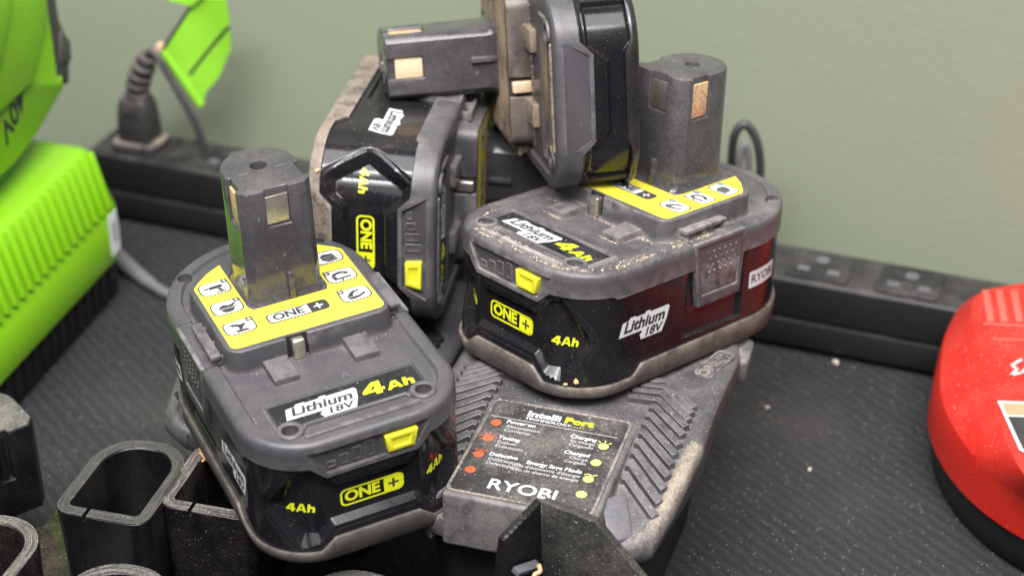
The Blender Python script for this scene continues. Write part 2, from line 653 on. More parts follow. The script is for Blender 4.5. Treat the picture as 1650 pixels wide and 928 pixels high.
def build_battery(root, compact=False):
    """lithium slide-stem pack: front -Y, right +X, up +Z; deck at z 47, stem top at z 96"""
    zb = 17.0 if compact else 0.0        # underside
    SL = s_list()
    # ---- tray (dusty base rim)
    xs = [0, 14.5, 19.5, 44, 54, 58, 200]
    ys = [9, 9, 4.6, 4.6, 4.6, 8.6, 9.6] if not compact else [22, 22, 20.2, 20.2, 20.2, 21.5, 21.5]
    R = []
    R.append([(*outl(s, -4.0), zb) for s in SL])
    R.append([(*outl(s, -1.2 + 0.6), zb + 0.05) for s in SL])
    R.append([(*outl(s, 0.35), zb + 0.9) for s in SL])
    R.append([(*outl(s, 0.75), zb + (pw(s, xs, ys) - zb) * 0.6) for s in SL])
    R.append([(*outl(s, 0.80), pw(s, xs, ys) - 0.35) for s in SL])
    R.append([(*outl(s, 0.55), pw(s, xs, ys)) for s in SL])
    R.append([(*outl(s, -0.35), pw(s, xs, ys)) for s in SL])
    R.append([(*outl(s, -0.9), pw(s, xs, ys) - 0.5) for s in SL])
    R.append([(*outl(s, -4.0), pw(s, xs, ys) - 0.6) for s in SL])
    solid('tray', ring_mesh(R), 'tray_black' if compact else 'tray', root, ang=50)
    # ---- gloss black shell with the recessed front panel
    S2 = [-q for q in reversed(list(np.arange(0.4, 50, 0.4)))] + list(np.arange(0, 50, 0.4))
    rest = list(np.linspace(50.2, SC, 26)) + list(np.linspace(SC, HALF, 34))[1:]
    S2 = [-q for q in reversed(rest)] + S2 + rest[:-1]
    zs = np.arange(zb + 2.0, 40.01, 0.45)
    if compact:
        half = [(12.6, 27.2), (19.0, 34.6), (22, 34.6), (34, 34.6), (34, 19.4), (19.5, 19.4), (15.6, 22.4)]
        rdep, rw = 1.8, 1.3
    else:
        half = [(12.8, 26.7), (18.7, 34.0), (22.5, 34.0), (33, 21), (24.5, 9.8), (19.5, 9.8), (14.8, 14.6)]
        rdep, rw = 2.6, 2.2
    poly = half + [(-a, b) for a, b in reversed(half)]
    SS, ZZ = np.meshgrid(np.array(S2), zs)
    d = sdf_poly(SS, ZZ, poly)
    rwv = rw + (0 if compact else 2.0) * np.clip((np.abs(SS) - 16) / 8, 0, 1)
    rdv = rdep + (0 if compact else 1.5) * np.clip((np.abs(SS) - 17) / 9, 0, 1)
    rec = rdv * np.clip(1 - np.clip(d, 0, None) / rwv, 0, 1)
    # second, shallow outer step that frames the panel
    step = 0.35 * np.clip(1 - np.clip(d - rwv - 0.9, 0, None) / 0.5, 0, 1) * (np.abs(SS) < 40)
    # clear bay around the side latch
    bay = [(SB_ + 36 - 5.5, 50), (SB_ + 36 + 26.5, 50), (SB_ + 36 + 25, 11), (SB_ + 36 - 5.0, 11)]
    db = sdf_poly(np.abs(SS), ZZ, bay)
    rec = np.maximum(rec, step) + (0 if compact else 1.2) * np.clip(-db / 0.6, 0, 1)
    lim = np.interp(np.abs(SS), [0, 15.3, 20.2, 42.5, 44.5, 300], [33, 33, 37.6, 37.6, 36.4, 37.2]) + 0.7
    rec = rec + 3.2 * np.clip((ZZ - lim) / 0.5, 0, 1)
    rings = [[(*outl(s, -0.3 - rec[k, i]), z) for i, s in enumerate(S2)] for k, z in enumerate(zs)]
    rings = [[(*outl(s, -5), zs[0]) for s in S2]] + rings + [[(*outl(s, -5), zs[-1]) for s in S2]]
    o = raw('shell', *ring_mesh(rings), 'black')
    o.data.materials.append(M['bevel'])
    nS = len(S2)
    ramp_q = (d > 0) & (d < rwv)
    for k in range(len(zs) - 1):
        for i in range(nS):
            j = (i + 1) % nS
            if ramp_q[k, i] + ramp_q[k, j] + ramp_q[k + 1, i] + ramp_q[k + 1, j] >= 3:
                o.data.polygons[(k + 1) * nS + i].material_index = 1
    fin(o, root, 24)
    # ---- grey upper housing
    gx = [0, 15.3, 20.2, 42.5, 44.5, 300]
    gy = [33, 33, 37.6, 37.6, 36.4, 37.2]
    G = [[(*outl(s, -4.5), pw(s, gx, gy) + 0.4) for s in SL],
         [(*outl(s, -0.2), pw(s, gx, gy)) for s in SL],
         [(*outl(s, 0.25), pw(s, gx, gy) + 0.35) for s in SL],
         [(*outl(s, 0.25), 43.0) for s in SL]]
    for a in (20, 40, 60, 80, 90):
        a = math.radians(a)
        G.append([(*outl(s, 0.25 - 2.4 * (1 - math.cos(a))), 44.4 + 2.6 * math.sin(a)) for s in SL])
    G.append([(*outl(s, -5.0), 47.0) for s in SL])
    G.append([(*outl(s, -5.8), 46.0) for s in SL])
    cutters = [prism([(-15.2, -64), (15.2, -64), (15.2, -56.0), (-15.2, -56.0)], 34.6, 34.7)]
    tz = [(-20.5, 43.6), (20.5, 43.6), (15.0, 34.8), (-15.0, 34.8)]
    d0 = -56.75 if compact else -56.0
    cutters = [ring_mesh([[(x, d0, z) for x, z in tz], [(x * 1.04, -66, 39 + (z - 39) * 1.12) for x, z in tz]])]
    for sx in (-1, 1):
        cutters.append(prism(arc(sx * 22.3, -47.3, 2.6, 0, 345, 23), 40, 60))
        cutters.append(prism(arc(sx * 24.6, 51.5, 2.6, 0, 345, 23), 40, 60))
    solid('upper_housing', ring_mesh(G), 'grey', root, 0.0, ang=33, cutters=cutters)
    for sx in (-1, 1):
        for (cx, cy) in ((22.3, -47.3), (24.6, 51.5)):
            sc = solid('screw', prism(arc(sx * cx, cy, 2.4, 0, 345, 23), 41.0, 42.2), 'screw', root, 0.2)
            v, f = prism([(sx * cx + (1.3 if k % 2 else 0.7) * math.cos(k * math.pi / 6), cy + (1.3 if k % 2 else 0.7) * math.sin(k * math.pi / 6)) for k in range(12)], 42.2, 42.35)
            solid('drive', (v, f), 'void', sc)
        v, f = ring_mesh([[(sx * 22.3 + r * math.cos(t), -47.3 + r * math.sin(t), z) for t in np.linspace(0, 2 * math.pi, 28, endpoint=False)]
                          for r, z in ((2.62, 43), (2.62, 47.6), (3.0, 47.9), (3.9, 47.9), (4.3, 47.5), (4.3, 45.5))], False, False)
        solid('screw_boss', (v, f), 'grey', root, ang=40)
    # ---- label frame and printed label on the front deck
    lab = [(-24.6, -32.3), (24.6, -32.3), (24.6, -41.6)] + [(22.3 + 4.9 * math.cos(t), -47.3 + 4.9 * math.sin(t)) for t in np.radians([62, 85, 110, 135, 155])] + \
          [(17.6, -44.6), (-17.6, -44.6)] + [(-22.3 + 4.9 * math.cos(t), -47.3 + 4.9 * math.sin(t)) for t in np.radians([25, 45, 70, 95, 118])] + [(-24.6, -41.6)]
    lab = list(reversed(lab))
    lc = np.mean(np.array(lab), 0)

    def grow(pts, k):
        A = np.array(pts)
        out = []
        for i in range(len(A)):
            e1 = A[i] - A[i - 1]
            e2 = A[(i + 1) % len(A)] - A[i]
            n1 = np.array([e1[1], -e1[0]]) / (np.linalg.norm(e1) + 1e-9)
            n2 = np.array([e2[1], -e2[0]]) / (np.linalg.norm(e2) + 1e-9)
            b = n1 + n2
            b = b / max(0.6, np.linalg.norm(b) ** 2 / 2)
            out.append(tuple(A[i] + b * k))
        return out
    fr = [[(x, y, 45.6) for x, y in grow(lab, 2.0)], [(x, y, 46.75) for x, y in grow(lab, 1.6)], [(x, y, 47.0) for x, y in grow(lab, 1.2)],
          [(x, y, 47.0) for x, y in grow(lab, 0.6)], [(x, y, 46.4) for x, y in grow(lab, 0.15)], [(x, y, 46.35) for x, y in grow(lab, -0.3)]]
    solid('label_frame', ring_mesh(fr, False, True), 'grey', root, ang=30)
    dm = 46.43
    decal('deck_label', fill(lab), deck_print_map(dm), 'label_black' if not compact else 'deck_dirty', root)
    if not compact:
        p, t = lithium_badge(25.5)
        decal('badge', mv(p, -8.6, -39.5, 0.96), deck_print_map(dm + 0.05), 'white_print', root)
        decal('badge_lettering', mv(t, -8.6, -39.5, 0.96), deck_print_map(dm + 0.09), 'black_print', root)
        four = mv(four_ah(6.4, 4.1), 13.6, -41.4)
        decal('capacity_lettering', four, deck_print_map(dm + 0.05), 'lime_print', root)
    if not compact:
        decal('mould_mark', mv(text2d('A', 4.6, 0.0), 4.0, -26.6), deck_print_map(46.04), 'ch_smooth', root)
        for sg in (-1, 1):
            for yy in (-3.6, 24.6):
                solid('seam', box(*sorted((sg * 30.4, sg * 35.0)), yy - 0.16, yy + 0.16, 46.5, 47.03), 'void', root)
    # ---- ridge that runs along the front of the deck
    v, f = prism(rrect(-19.5, 19.5, -53.2, -51.0, 1.0, 3), 46.5, 47.7)
    solid('front_ridge', (v, f), 'grey', root, 0.35)
    # ---- light bar, gauge bars and button
    if not compact:
        for k, (cx, h) in enumerate(((-13.0, 2.4), (-8.7, 3.6), (-4.4, 4.8), (-0.2, 5.6))):
            v, f = outline2([(cx - 1.5 - .05 * h, 36 + h), (cx + 1.5 - .05 * h, 36 + h), (cx + 1.5, 36), (cx - 1.5, 36)],
                            [(cx - 1.0 - .05 * h, 35.6 + h), (cx + 1.0 - .05 * h, 35.6 + h), (cx + 1.0, 36.5), (cx - 1.0, 36.5)])
            n = len(v)
            vv = [(x, -55.9, z) for x, z in v] + [(x, -56.35, z) for x, z in v]
            ff = [tuple(reversed(q)) for q in f] + [tuple(i + n for i in q) for q in f]
            for base in (0, 4):
                for i in range(4):
                    j = (i + 1) % 4
                    ff.append((base + i, base + j, base + j + n, base + i + n))
            solid('gauge_bar', (vv, ff), 'grey', root, 0.1)
            solid('gauge_window', xf(box(cx - 1.0, cx + 1.0, 36.4, 35.7 + h, 0, 0.2), lambda x, y, z: (x, -56.12 + z, y)), 'stem', root)
        bt = [(4.6, 41.9), (15.6, 41.9), (14.2, 36.0), (5.2, 36.0)]
        v, f = ring_mesh([[(x, -55.5, z) for x, z in bt], [(x, -57.9, z) for x, z in bt]])
        ic = [(6.8, 40.6), (13.2, 40.6), (12.5, 37.3), (7.2, 37.3)]
        solid('button', (v, f), 'button', root, 0.55, 3, cutters=[ring_mesh([[(x, -57.5, z) for x, z in ic], [(x * 1.02, -59, z) for x, z in ic]])])
        # ---- front lettering
        off = -0.3 - rdep + 0.14
        fr_, blk, let, plus, _ = one_plus(21.6, 6.7)
        decal('brand_frame', fr_, wall_map(0, 20.75, off), 'lime_print', root)
        decal('brand_block', blk, wall_map(0, 20.75, off), 'lime_print', root)
        decal('brand_lettering', let, wall_map(0, 20.75, off), 'lime_print', root)
        decal('plus_sign', plus, wall_map(0, 20.75, off - -0.06), 'black_print', root)
        for sg in (-1, 1):
            t = refine(mv(four_ah(3.3, 3.3, 0.10, 0.2), 0, -1.6), 1.2)
            decal('capacity_lettering', t, lambda u, v, c=sg * 25.6: (*outl(c + u, off - 1.5 * min(1, max(0, (abs(c + u) - 17) / 9))), 19.6 + v),
                  'lime_print', root)
            p, t = lithium_badge(24.0)
            sc = sg * (SB_ + 36 - 25.6)
            decal('badge', p, wall_map(sc, 22.9, -0.3 + 0.12), 'white_print', root)
            decal('badge_lettering', t, wall_map(sc, 22.9, -0.3 + 0.18), 'black_print', root)
            p = refine(fill(rrect(-8.4, 8.4, -3.3, 3.3, 0.7, 3)), 1.5)
            sc = sg * (SB_ + 36 + 37.4)
            decal('maker_label', p, wall_map(sc, 24.0, -0.3 + 0.12), 'white_print', root)
            decal('maker_lettering', refine(ryobi(4.7), 1.5), wall_map(sc, 23.95, -0.3 + 0.2), 'black_print', root)
        # ---- side latches
        for sg in (-1, 1):
            def side(y, z, dx):
                return (sg * (36 + dx), y, z)
            lf = [(-3.0, 46.6), (23.8, 46.6), (23.3, 21.6), (1.0, 21.6), (-1.6, 38)]
            v, f = ring_mesh([[side(y, z, -2.5) for y, z in lf], [side(y, z, 0.55) for y, z in lf]])
            pd = [(-0.2, 44.4), (21.6, 44.4), (21.6, 25.6), (3.0, 25.6), (1.2, 36)]
            lt = solid('latch', (v, f), 'grey', root, 0.45, 2,
                       cutters=[ring_mesh([[side(y, z, -0.4) for y, z in pd], [side(y, z, 5) for y, z in pd]])])
            pi = [(0.6, 43.6), (20.9, 43.6), (20.9, 26.4), (3.6, 26.4), (2.0, 36)]
            pad = solid('latch_pad', ring_mesh([[side(y, z, -1.2) for y, z in pi], [side(y, z, 0.1) for y, z in pi]]), 'grey', root, 0.3)
            parts = []
            for a in range(6):
                for b in range(4):
                    cy, cz = 4.6 + a * 2.9 + (b % 2) * 1.3, 41.8 - b * 2.6
                    if cy < 20:
                        parts.append(ring_mesh([[side(cy + 0.75 * math.cos(t), cz + 0.75 * math.sin(t), 0.0) for t in np.linspace(0, 2 * math.pi, 8, endpoint=False)],
                                                [side(cy + 0.4 * math.cos(t), cz + 0.4 * math.sin(t), 0.45) for t in np.linspace(0, 2 * math.pi, 8, endpoint=False)]]))
            st = solid('grip_dimples', join(parts), 'grey', pad)
            st['kind'] = 'stuff'
    # ---- raised platform, rails, tabs, spring contact
    pl = [(-23, -10.2), (23, -10.2)] + arc(23.2, -5.2, 5.0, -80, 0, 5) + [(28.2, 32), (26.5, 35.2), (21.5, 40.2), (14, 44.2)] + \
         [(-14, 44.2), (-21.5, 40.2), (-26.5, 35.2), (-28.2, 32)] + arc(-23.2, -5.2, 5.0, 180, 260, 5)
    pm = 'deck_dirty' if compact else 'grey'
    slot = box(-9.0, -1.9, -14, -8.4, 44, 60)
    solid('platform', ring_mesh([[(x, y, 45.5) for x, y in grow(pl, 1.3)], [(x, y, 46.6) for x, y in grow(pl, 0.5)],
                                 [(x, y, 54.3) for x, y in pl]]), pm, root, 0.9, 3, cutters=[slot])
    solid('contact_slot', box(-9.0, -1.9, -8.9, -8.35, 46.1, 54.0), 'void', root)
    solid('spring_contact', box(-7.5, -3.3, -11.6, -8.6, 46.05, 53.2), 'tan_contact' if compact else 'metal', root, 0.6, 3)
    for sg in (-1, 1):
        tb = [(sg * 9.6, -22.0), (sg * 18.0, -22.0), (sg * 18.0, -9.5), (sg * 9.6, -9.5)]
        solid('locating_tab', ring_mesh([[(x, y, 45.5) for x, y in tb], [(x, y, 48.6 if y > -15 else 48.2) for x, y in tb]]), pm, root, 0.4)
        solid('rail', join([box(*sorted((sg * 29.4, sg * 33.0)), -4.2, 17.0, 49.4, 50.9)] +
                           [box(*sorted((sg * 27.4, sg * 32.4)), y, y + 1.4, 46.4, 49.6) for y in (-3.2, 5.6, 14.6)]), pm, root, 0.25)
    # ---- stem
    st = [[(x, y, 53.8) for x, y in stem_poly(1.9)], [(x, y, 54.9) for x, y in stem_poly(1.2)], [(x, y, 56.2) for x, y in stem_poly(0.35)],
          [(x, y, 58) for x, y in stem_poly(0.2)], [(x, y, 96) for x, y in stem_poly(-0.15)]]
    cc = [box(-4.1, 4.1, 8, 13.9, 82.2, 99), prism(arc(0, 29.6, 2.7, 0, 345, 23), 84, 99)]
    for sg in (-1, 1):
        cc.append(box(*sorted((sg * 10.9, sg * 18)), 17.2, 26.0, 80.5, 99))
    stem = solid('stem', ring_mesh(st), 'stem', root, 0.45, 2, cutters=cc)
    solid('front_terminal', box(-3.9, 3.9, 13.25, 13.95, 82.7, 93.0), 'tan_contact' if compact else 'metal', stem, 0.2)
    for sg in (-1, 1):
        solid('side_terminal', box(*sorted((sg * 10.8, sg * 11.7)), 17.6, 25.6, 81, 93.4), 'copper', stem, 0.2)
    solid('key_rib', box(0.2, 2.2, 10.4, 12.8, 54.5, 64.5), 'stem', stem, 0.3)
    solid('polarity_mark', box(-8.0, -4.6, 25.4, 26.0, 95.7, 96.25), 'grey', stem)
    solid('polarity_mark', box(4.6, 8.0, 25.4, 26.0, 95.7, 96.25), 'grey', stem)
    # ---- yellow tool sticker
    ou = [(-26.6, -6.0)] + arc(-24.2, -5.6, 2.4, 190, 270, 4) + arc(24.2, -5.6, 2.4, 270, 350, 4) + [(26.6, -6.0), (26.6, 31.8), (24.5, 34.4), (20, 38.6), (14.2, 42.2)]
    inn = [(14.2, 13.0), (13.0, 10.6), (-13.0, 10.6), (-14.2, 13.0)]
    stp = ou + inn + [(-14.2, 42.2), (-20, 38.6), (-24.5, 34.4), (-26.6, 31.8)]
    zt = 54.36
    decal('tool_sticker', fill(stp), deck_print_map(zt), 'deck_dirty' if compact else 'yellow_sticker', root)
    if compact:
        return
    fr_, blk, let, plus, inner = one_plus(21.4, 6.0)
    for sh, mt, dz in ((fill(rrect(-10.7, 10.7, -3, 3, 1.9)), 'black_print', 0.03), (inner, 'white_print', 0.06),
                       (blk, 'black_print', 0.09), (let, 'black_print', 0.09), (plus, 'white_print', 0.12)):
        decal('sticker_print', mv(sh, -0.3, 2.7), deck_print_map(zt + dz), mt, root)
    k = 0
    for cx in (-20.2, 20.2):
        for cy in (29.0, 16.2, 3.4):
            lt_, ot = rrect(-4.9, 4.9, -3.6, 3.6, 2.2), rrect(-5.4, 5.4, -4.1, 4.1, 2.6)
            decal('tool_icon_field', mv(fill(ot), cx, cy), deck_print_map(zt + 0.03), 'black_print', root)
            decal('tool_icon_field', mv(fill(lt_), cx, cy), deck_print_map(zt + 0.06), 'white_print', root)
            sg = 1 if cx > 0 else -1
            ic = join2([mv(fill([(x * 1.2, y * 1.18) for x, y in q]), cx, cy - 0.2) for q in ICONS[k]])
            bx_ = rect2(cx - sg * 4.2 - 1.1, cx - sg * 4.2 + 1.1, cy + 1.9, cy + 4.1)
            decal('tool_icon', join2([ic, bx_]), deck_print_map(zt + 0.09), 'black_print', root)
            cxp = cx - sg * 4.2
            decal('tool_icon', join2([rect2(cxp - .7, cxp + .7, cy + 2.83, cy + 3.17), rect2(cxp - .17, cxp + .17, cy + 2.3, cy + 3.7)]),
                  deck_print_map(zt + 0.12), 'white_print', root)
            k += 1


def copy_tree(o, parent=None):
    c = o.copy()
    COL.objects.link(c)
    c.parent = parent
    for ch in list(o.children):
        copy_tree(ch, c)
    return c


def pose(rows, loc):
    m = Matrix([(*rows[0], loc[0] * S), (*rows[1], loc[1] * S), (*rows[2], loc[2] * S), (0, 0, 0, 1)])
    return m


POSE_A = pose([(0.89764, -0.43980, -0.02871), (0.43840, 0.89768, -0.04446), (0.04533, 0.02732, 0.99860)], (-67.32, 511.64, 67.34))
POSE_B = pose([(0.67483, 0.73707, 0.03639), (-0.73628, 0.66914, 0.10069), (0.04986, -0.09474, 0.99425)], (39.11, 571.99, 77.22))
POSE_C = pose([(-0.02682, 0.14562, 0.98898), (-0.05202, 0.98779, -0.14685), (-0.99829, -0.05539, -0.01892)], (-65.75, 634.13, 107.66))
POSE_D = pose([(-0.04775, -0.19249, -0.98014), (0.18514, 0.96255, -0.19806), (0.98155, -0.19092, -0.01032)], (50.06, 634.23, 159.07))
GRP = 'lithium tool battery packs in the pile'


def set_dust(o, table, default):
    base = o.name.split('.')[0]
    o['dust'] = table.get(base, default)
    for c in o.children:
        set_dust(c, table, default)


def set_mat(o, names, mat):
    for c in o.children:
        if c.name.split('.')[0] in names:
            c.material_slots[0].link = 'OBJECT'
            c.material_slots[0].material = M[mat]
        set_mat(c, names, mat)


# ------------------------------------------------------------------ setting: bench mat and wall
def mat_material():
    m = bpy.data.materials.new('ribbed_bench_mat')
    m.use_nodes = True
    nt = m.node_tree
    b = nt.nodes['Principled BSDF']
    L = nt.links.new
    tc = nt.nodes.new('ShaderNodeTexCoord')
    mp = _n(nt, 'ShaderNodeMapping')
    mp.inputs['Rotation'].default_value = (0, 0, math.radians(-36))
    L(tc.outputs['Object'], mp.inputs[0])
    wv = _n(nt, 'ShaderNodeTexWave', wave_type='BANDS', bands_direction='X')
    wv.inputs['Scale'].default_value = 64
    wv.inputs['Distortion'].default_value = 3.0
    wv.inputs['Detail'].default_value = 2
    wv.inputs['Detail Scale'].default_value = 3
    L(mp.outputs[0], wv.inputs[0])
    fine = _noise(nt, tc.outputs['Object'], 1700, 4, 0.75)
    big = _noise(nt, tc.outputs['Object'], 9, 3)
    base = _mix(nt, wv.outputs['Fac'], (0.010, 0.010, 0.011), (0.0145, 0.0145, 0.0165))
    base = _mix(nt, _math(nt, 'MULTIPLY', _ramp(nt, fine, 0.50, 0.72), _math(nt, 'MULTIPLY_ADD', wv.outputs['Fac'], 0.6, 0.4)), base, (0.115, 0.11, 0.115))
    base = _mix(nt, _math(nt, 'MULTIPLY', _ramp(nt, big, 0.45, 0.75), 0.45), base, (0.06, 0.056, 0.05))
    gr = _math(nt, 'MAXIMUM', _specks(nt, tc.outputs['Object'], 1100, 0.22, 0.06), _specks(nt, tc.outputs['Object'], 300, 0.08, 0.015))
    base = _mix(nt, gr, base, (0.42, 0.38, 0.33))
    L(base, b.inputs['Base Color'])
    b.inputs['Roughness'].default_value = 0.75
    b.inputs['Specular IOR Level'].default_value = 0.3
    bp = _n(nt, 'ShaderNodeBump')
    bp.inputs['Strength'].default_value = 0.6
    bp.inputs['Distance'].default_value = 0.0004
    L(_math(nt, 'ADD', _math(nt, 'MULTIPLY', wv.outputs['Fac'], 0.6), _math(nt, 'MULTIPLY', fine, 1.5)), bp.inputs['Height'])
    L(bp.outputs[0], b.inputs['Normal'])
    return m


def wall_material():
    m = bpy.data.materials.new('sage_wall_paint')
    m.use_nodes = True
    nt = m.node_tree
    b = nt.nodes['Principled BSDF']
    tc = nt.nodes.new('ShaderNodeTexCoord')
    n1 = _noise(nt, tc.outputs['Object'], 14, 5, 0.65)
    c = _mix(nt, n1, (0.196, 0.222, 0.155), (0.214, 0.240, 0.170))
    nt.links.new(c, b.inputs['Base Color'])
    b.inputs['Roughness'].default_value = 0.6
    bp = _n(nt, 'ShaderNodeBump')
    bp.inputs['Strength'].default_value = 0.15
    bp.inputs['Distance'].default_value = 0.001
    nt.links.new(_noise(nt, tc.outputs['Object'], 260, 3), bp.inputs['Height'])
    nt.links.new(bp.outputs[0], b.inputs['Normal'])
    return m


M['mat'] = mat_material()
M['wall'] = wall_material()
STRIP_A = math.atan2(-0.375, 1.0)
ca, sa = math.cos(STRIP_A), math.sin(STRIP_A)


def strip_xy(a, d):
    """along the strip, and behind its front edge"""
    return (-10 + a * ca - d * sa, 724.0 + a * sa + d * ca)


b0 = [strip_xy(-800, 58), strip_xy(900, 58)]
o = raw('bench_top', [(-650, -200, 0), (b0[1][0], -200, 0), (b0[1][0], b0[1][1], 0), (b0[0][0], b0[0][1], 0)], [(0, 1, 2, 3)], 'mat')
fin(o)
o['kind'] = 'structure'
o['label'] = 'dark ribbed mat lying on the bench'
v = [(*strip_xy(-800, 58), -5), (*strip_xy(900, 58), -5), (*strip_xy(900, 58), 900), (*strip_xy(-800, 58), 900),
     (*strip_xy(-800, 78), -5), (*strip_xy(900, 78), -5), (*strip_xy(900, 78), 900), (*strip_xy(-800, 78), 900)]
o = raw('back_wall', v, [(0, 1, 2, 3), (5, 4, 7, 6), (3, 2, 6, 7)], 'wall')
recalc(o)
fin(o)
o['kind'] = 'structure'
o['label'] = 'sage green painted wall behind the bench'

# ------------------------------------------------------------------ the four packs
packA = empty('battery_pack', 'battery pack in left foreground, standing upright on black sleeves with green reflected in its stem', 'battery', POSE_A, GRP)
build_battery(packA)
packB = copy_tree(packA)
packB['label'] = 'dusty battery pack standing upright on the grey charger with the red-tinted gloss side'
packB.matrix_world = POSE_B
packC = copy_tree(packA)
packC['label'] = 'battery pack lying on its side behind, lettering turned sideways and tan dusty tray'
packC.matrix_world = POSE_C
packD = empty('battery_pack', 'slim battery pack on top of the pile, stem pointing left and deck caked brown', 'battery', POSE_D, GRP)
build_battery(packD, compact=True)
set_dust(packA, {'tray': 0.3, 'upper_housing': 0.40, 'platform': 0.3, 'shell': 0.35, 'deck_label': 0.35, 'stem': 0.8, 'latch': 0.8, 'latch_pad': 0.9}, 0.35)
set_dust(packB, {'tray': 0.9, 'upper_housing': 1.25, 'label_frame': 1.3, 'front_ridge': 2.6, 'platform': 1.0, 'shell': 0.5, 'deck_label': 1.1, 'stem': 1.2,
                 'latch': 1.2, 'latch_pad': 1.7, 'rail': 1.5, 'locating_tab': 0.9, 'screw_boss': 1.3}, 0.8)
set_dust(packC, {'tray': 2.6, 'shell': 0.45, 'upper_housing': 0.6}, 0.7)
set_dust(packD, {'upper_housing': 0.45, 'shell': 0.35, 'tray': 0.35, 'stem': 0.9, 'platform': 0.22, 'label_frame': 0.9, 'screw_boss': 1.0, 'locating_tab': 0.7, 'rail': 0.8,
                 'deck_label': 0.9, 'front_ridge': 1.0, 'tool_sticker': 1.6}, 1.0)
set_mat(packD, ('front_ridge',), 'deck_dirty')

# ------------------------------------------------------------------ charger bodies
M['ch_grey'] = plastic('charger_grey_plastic', (0.046, 0.044, 0.048), 0.46, 0.40, (0.20, 0.185, 0.17), up=0.75, edge=0.5,
                       edge_col=(0.30, 0.265, 0.225), grain=0.22, specks=2.2, crev=0.5, spec=0.35)
M['ch_rib'] = plastic('charger_rib_plastic', (0.045, 0.043, 0.048), 0.40, 0.35, (0.20, 0.185, 0.17), up=0.8, edge=0.10,
                      edge_col=(0.26, 0.24, 0.22), grain=0.15, specks=1.5)
M['ch_black'] = plastic('charger_black_plastic', (0.008, 0.008, 0.009), 0.45, 0.25, (0.16, 0.14, 0.12), up=0.8, grain=0.12, specks=0.6, spec=0.25)
M['ch_panel'] = plastic('charger_panel_film', (0.020, 0.019, 0.019), 0.45, 0.35, (0.26, 0.235, 0.21), up=0.6, grain=0.15, specks=1.6)
M['ch_dust'] = plastic('dust_line', (0.070, 0.066, 0.066), 0.6, 0.75, (0.34, 0.285, 0.22), up=0.6, grain=0.3, specks=1.4)
M['red_dot'] = plastic('red_dot', (0.72, 0.075, 0.02), 0.5, 0.2, TAN, grain=0.0)
M['lime_dot'] = plastic('lime_dot', (0.62, 0.72, 0.13), 0.5, 0.2, TAN, grain=0.0)

HWY = [-29.5, -27.5, -22, 11, 26, 50, 86, 102, 110]
HWX = [26, 34.5, 43, 47.5, 48.8, 48, 49, 45, 35]


def hw(y):
    return float(np.interp(y, HWY, HWX))


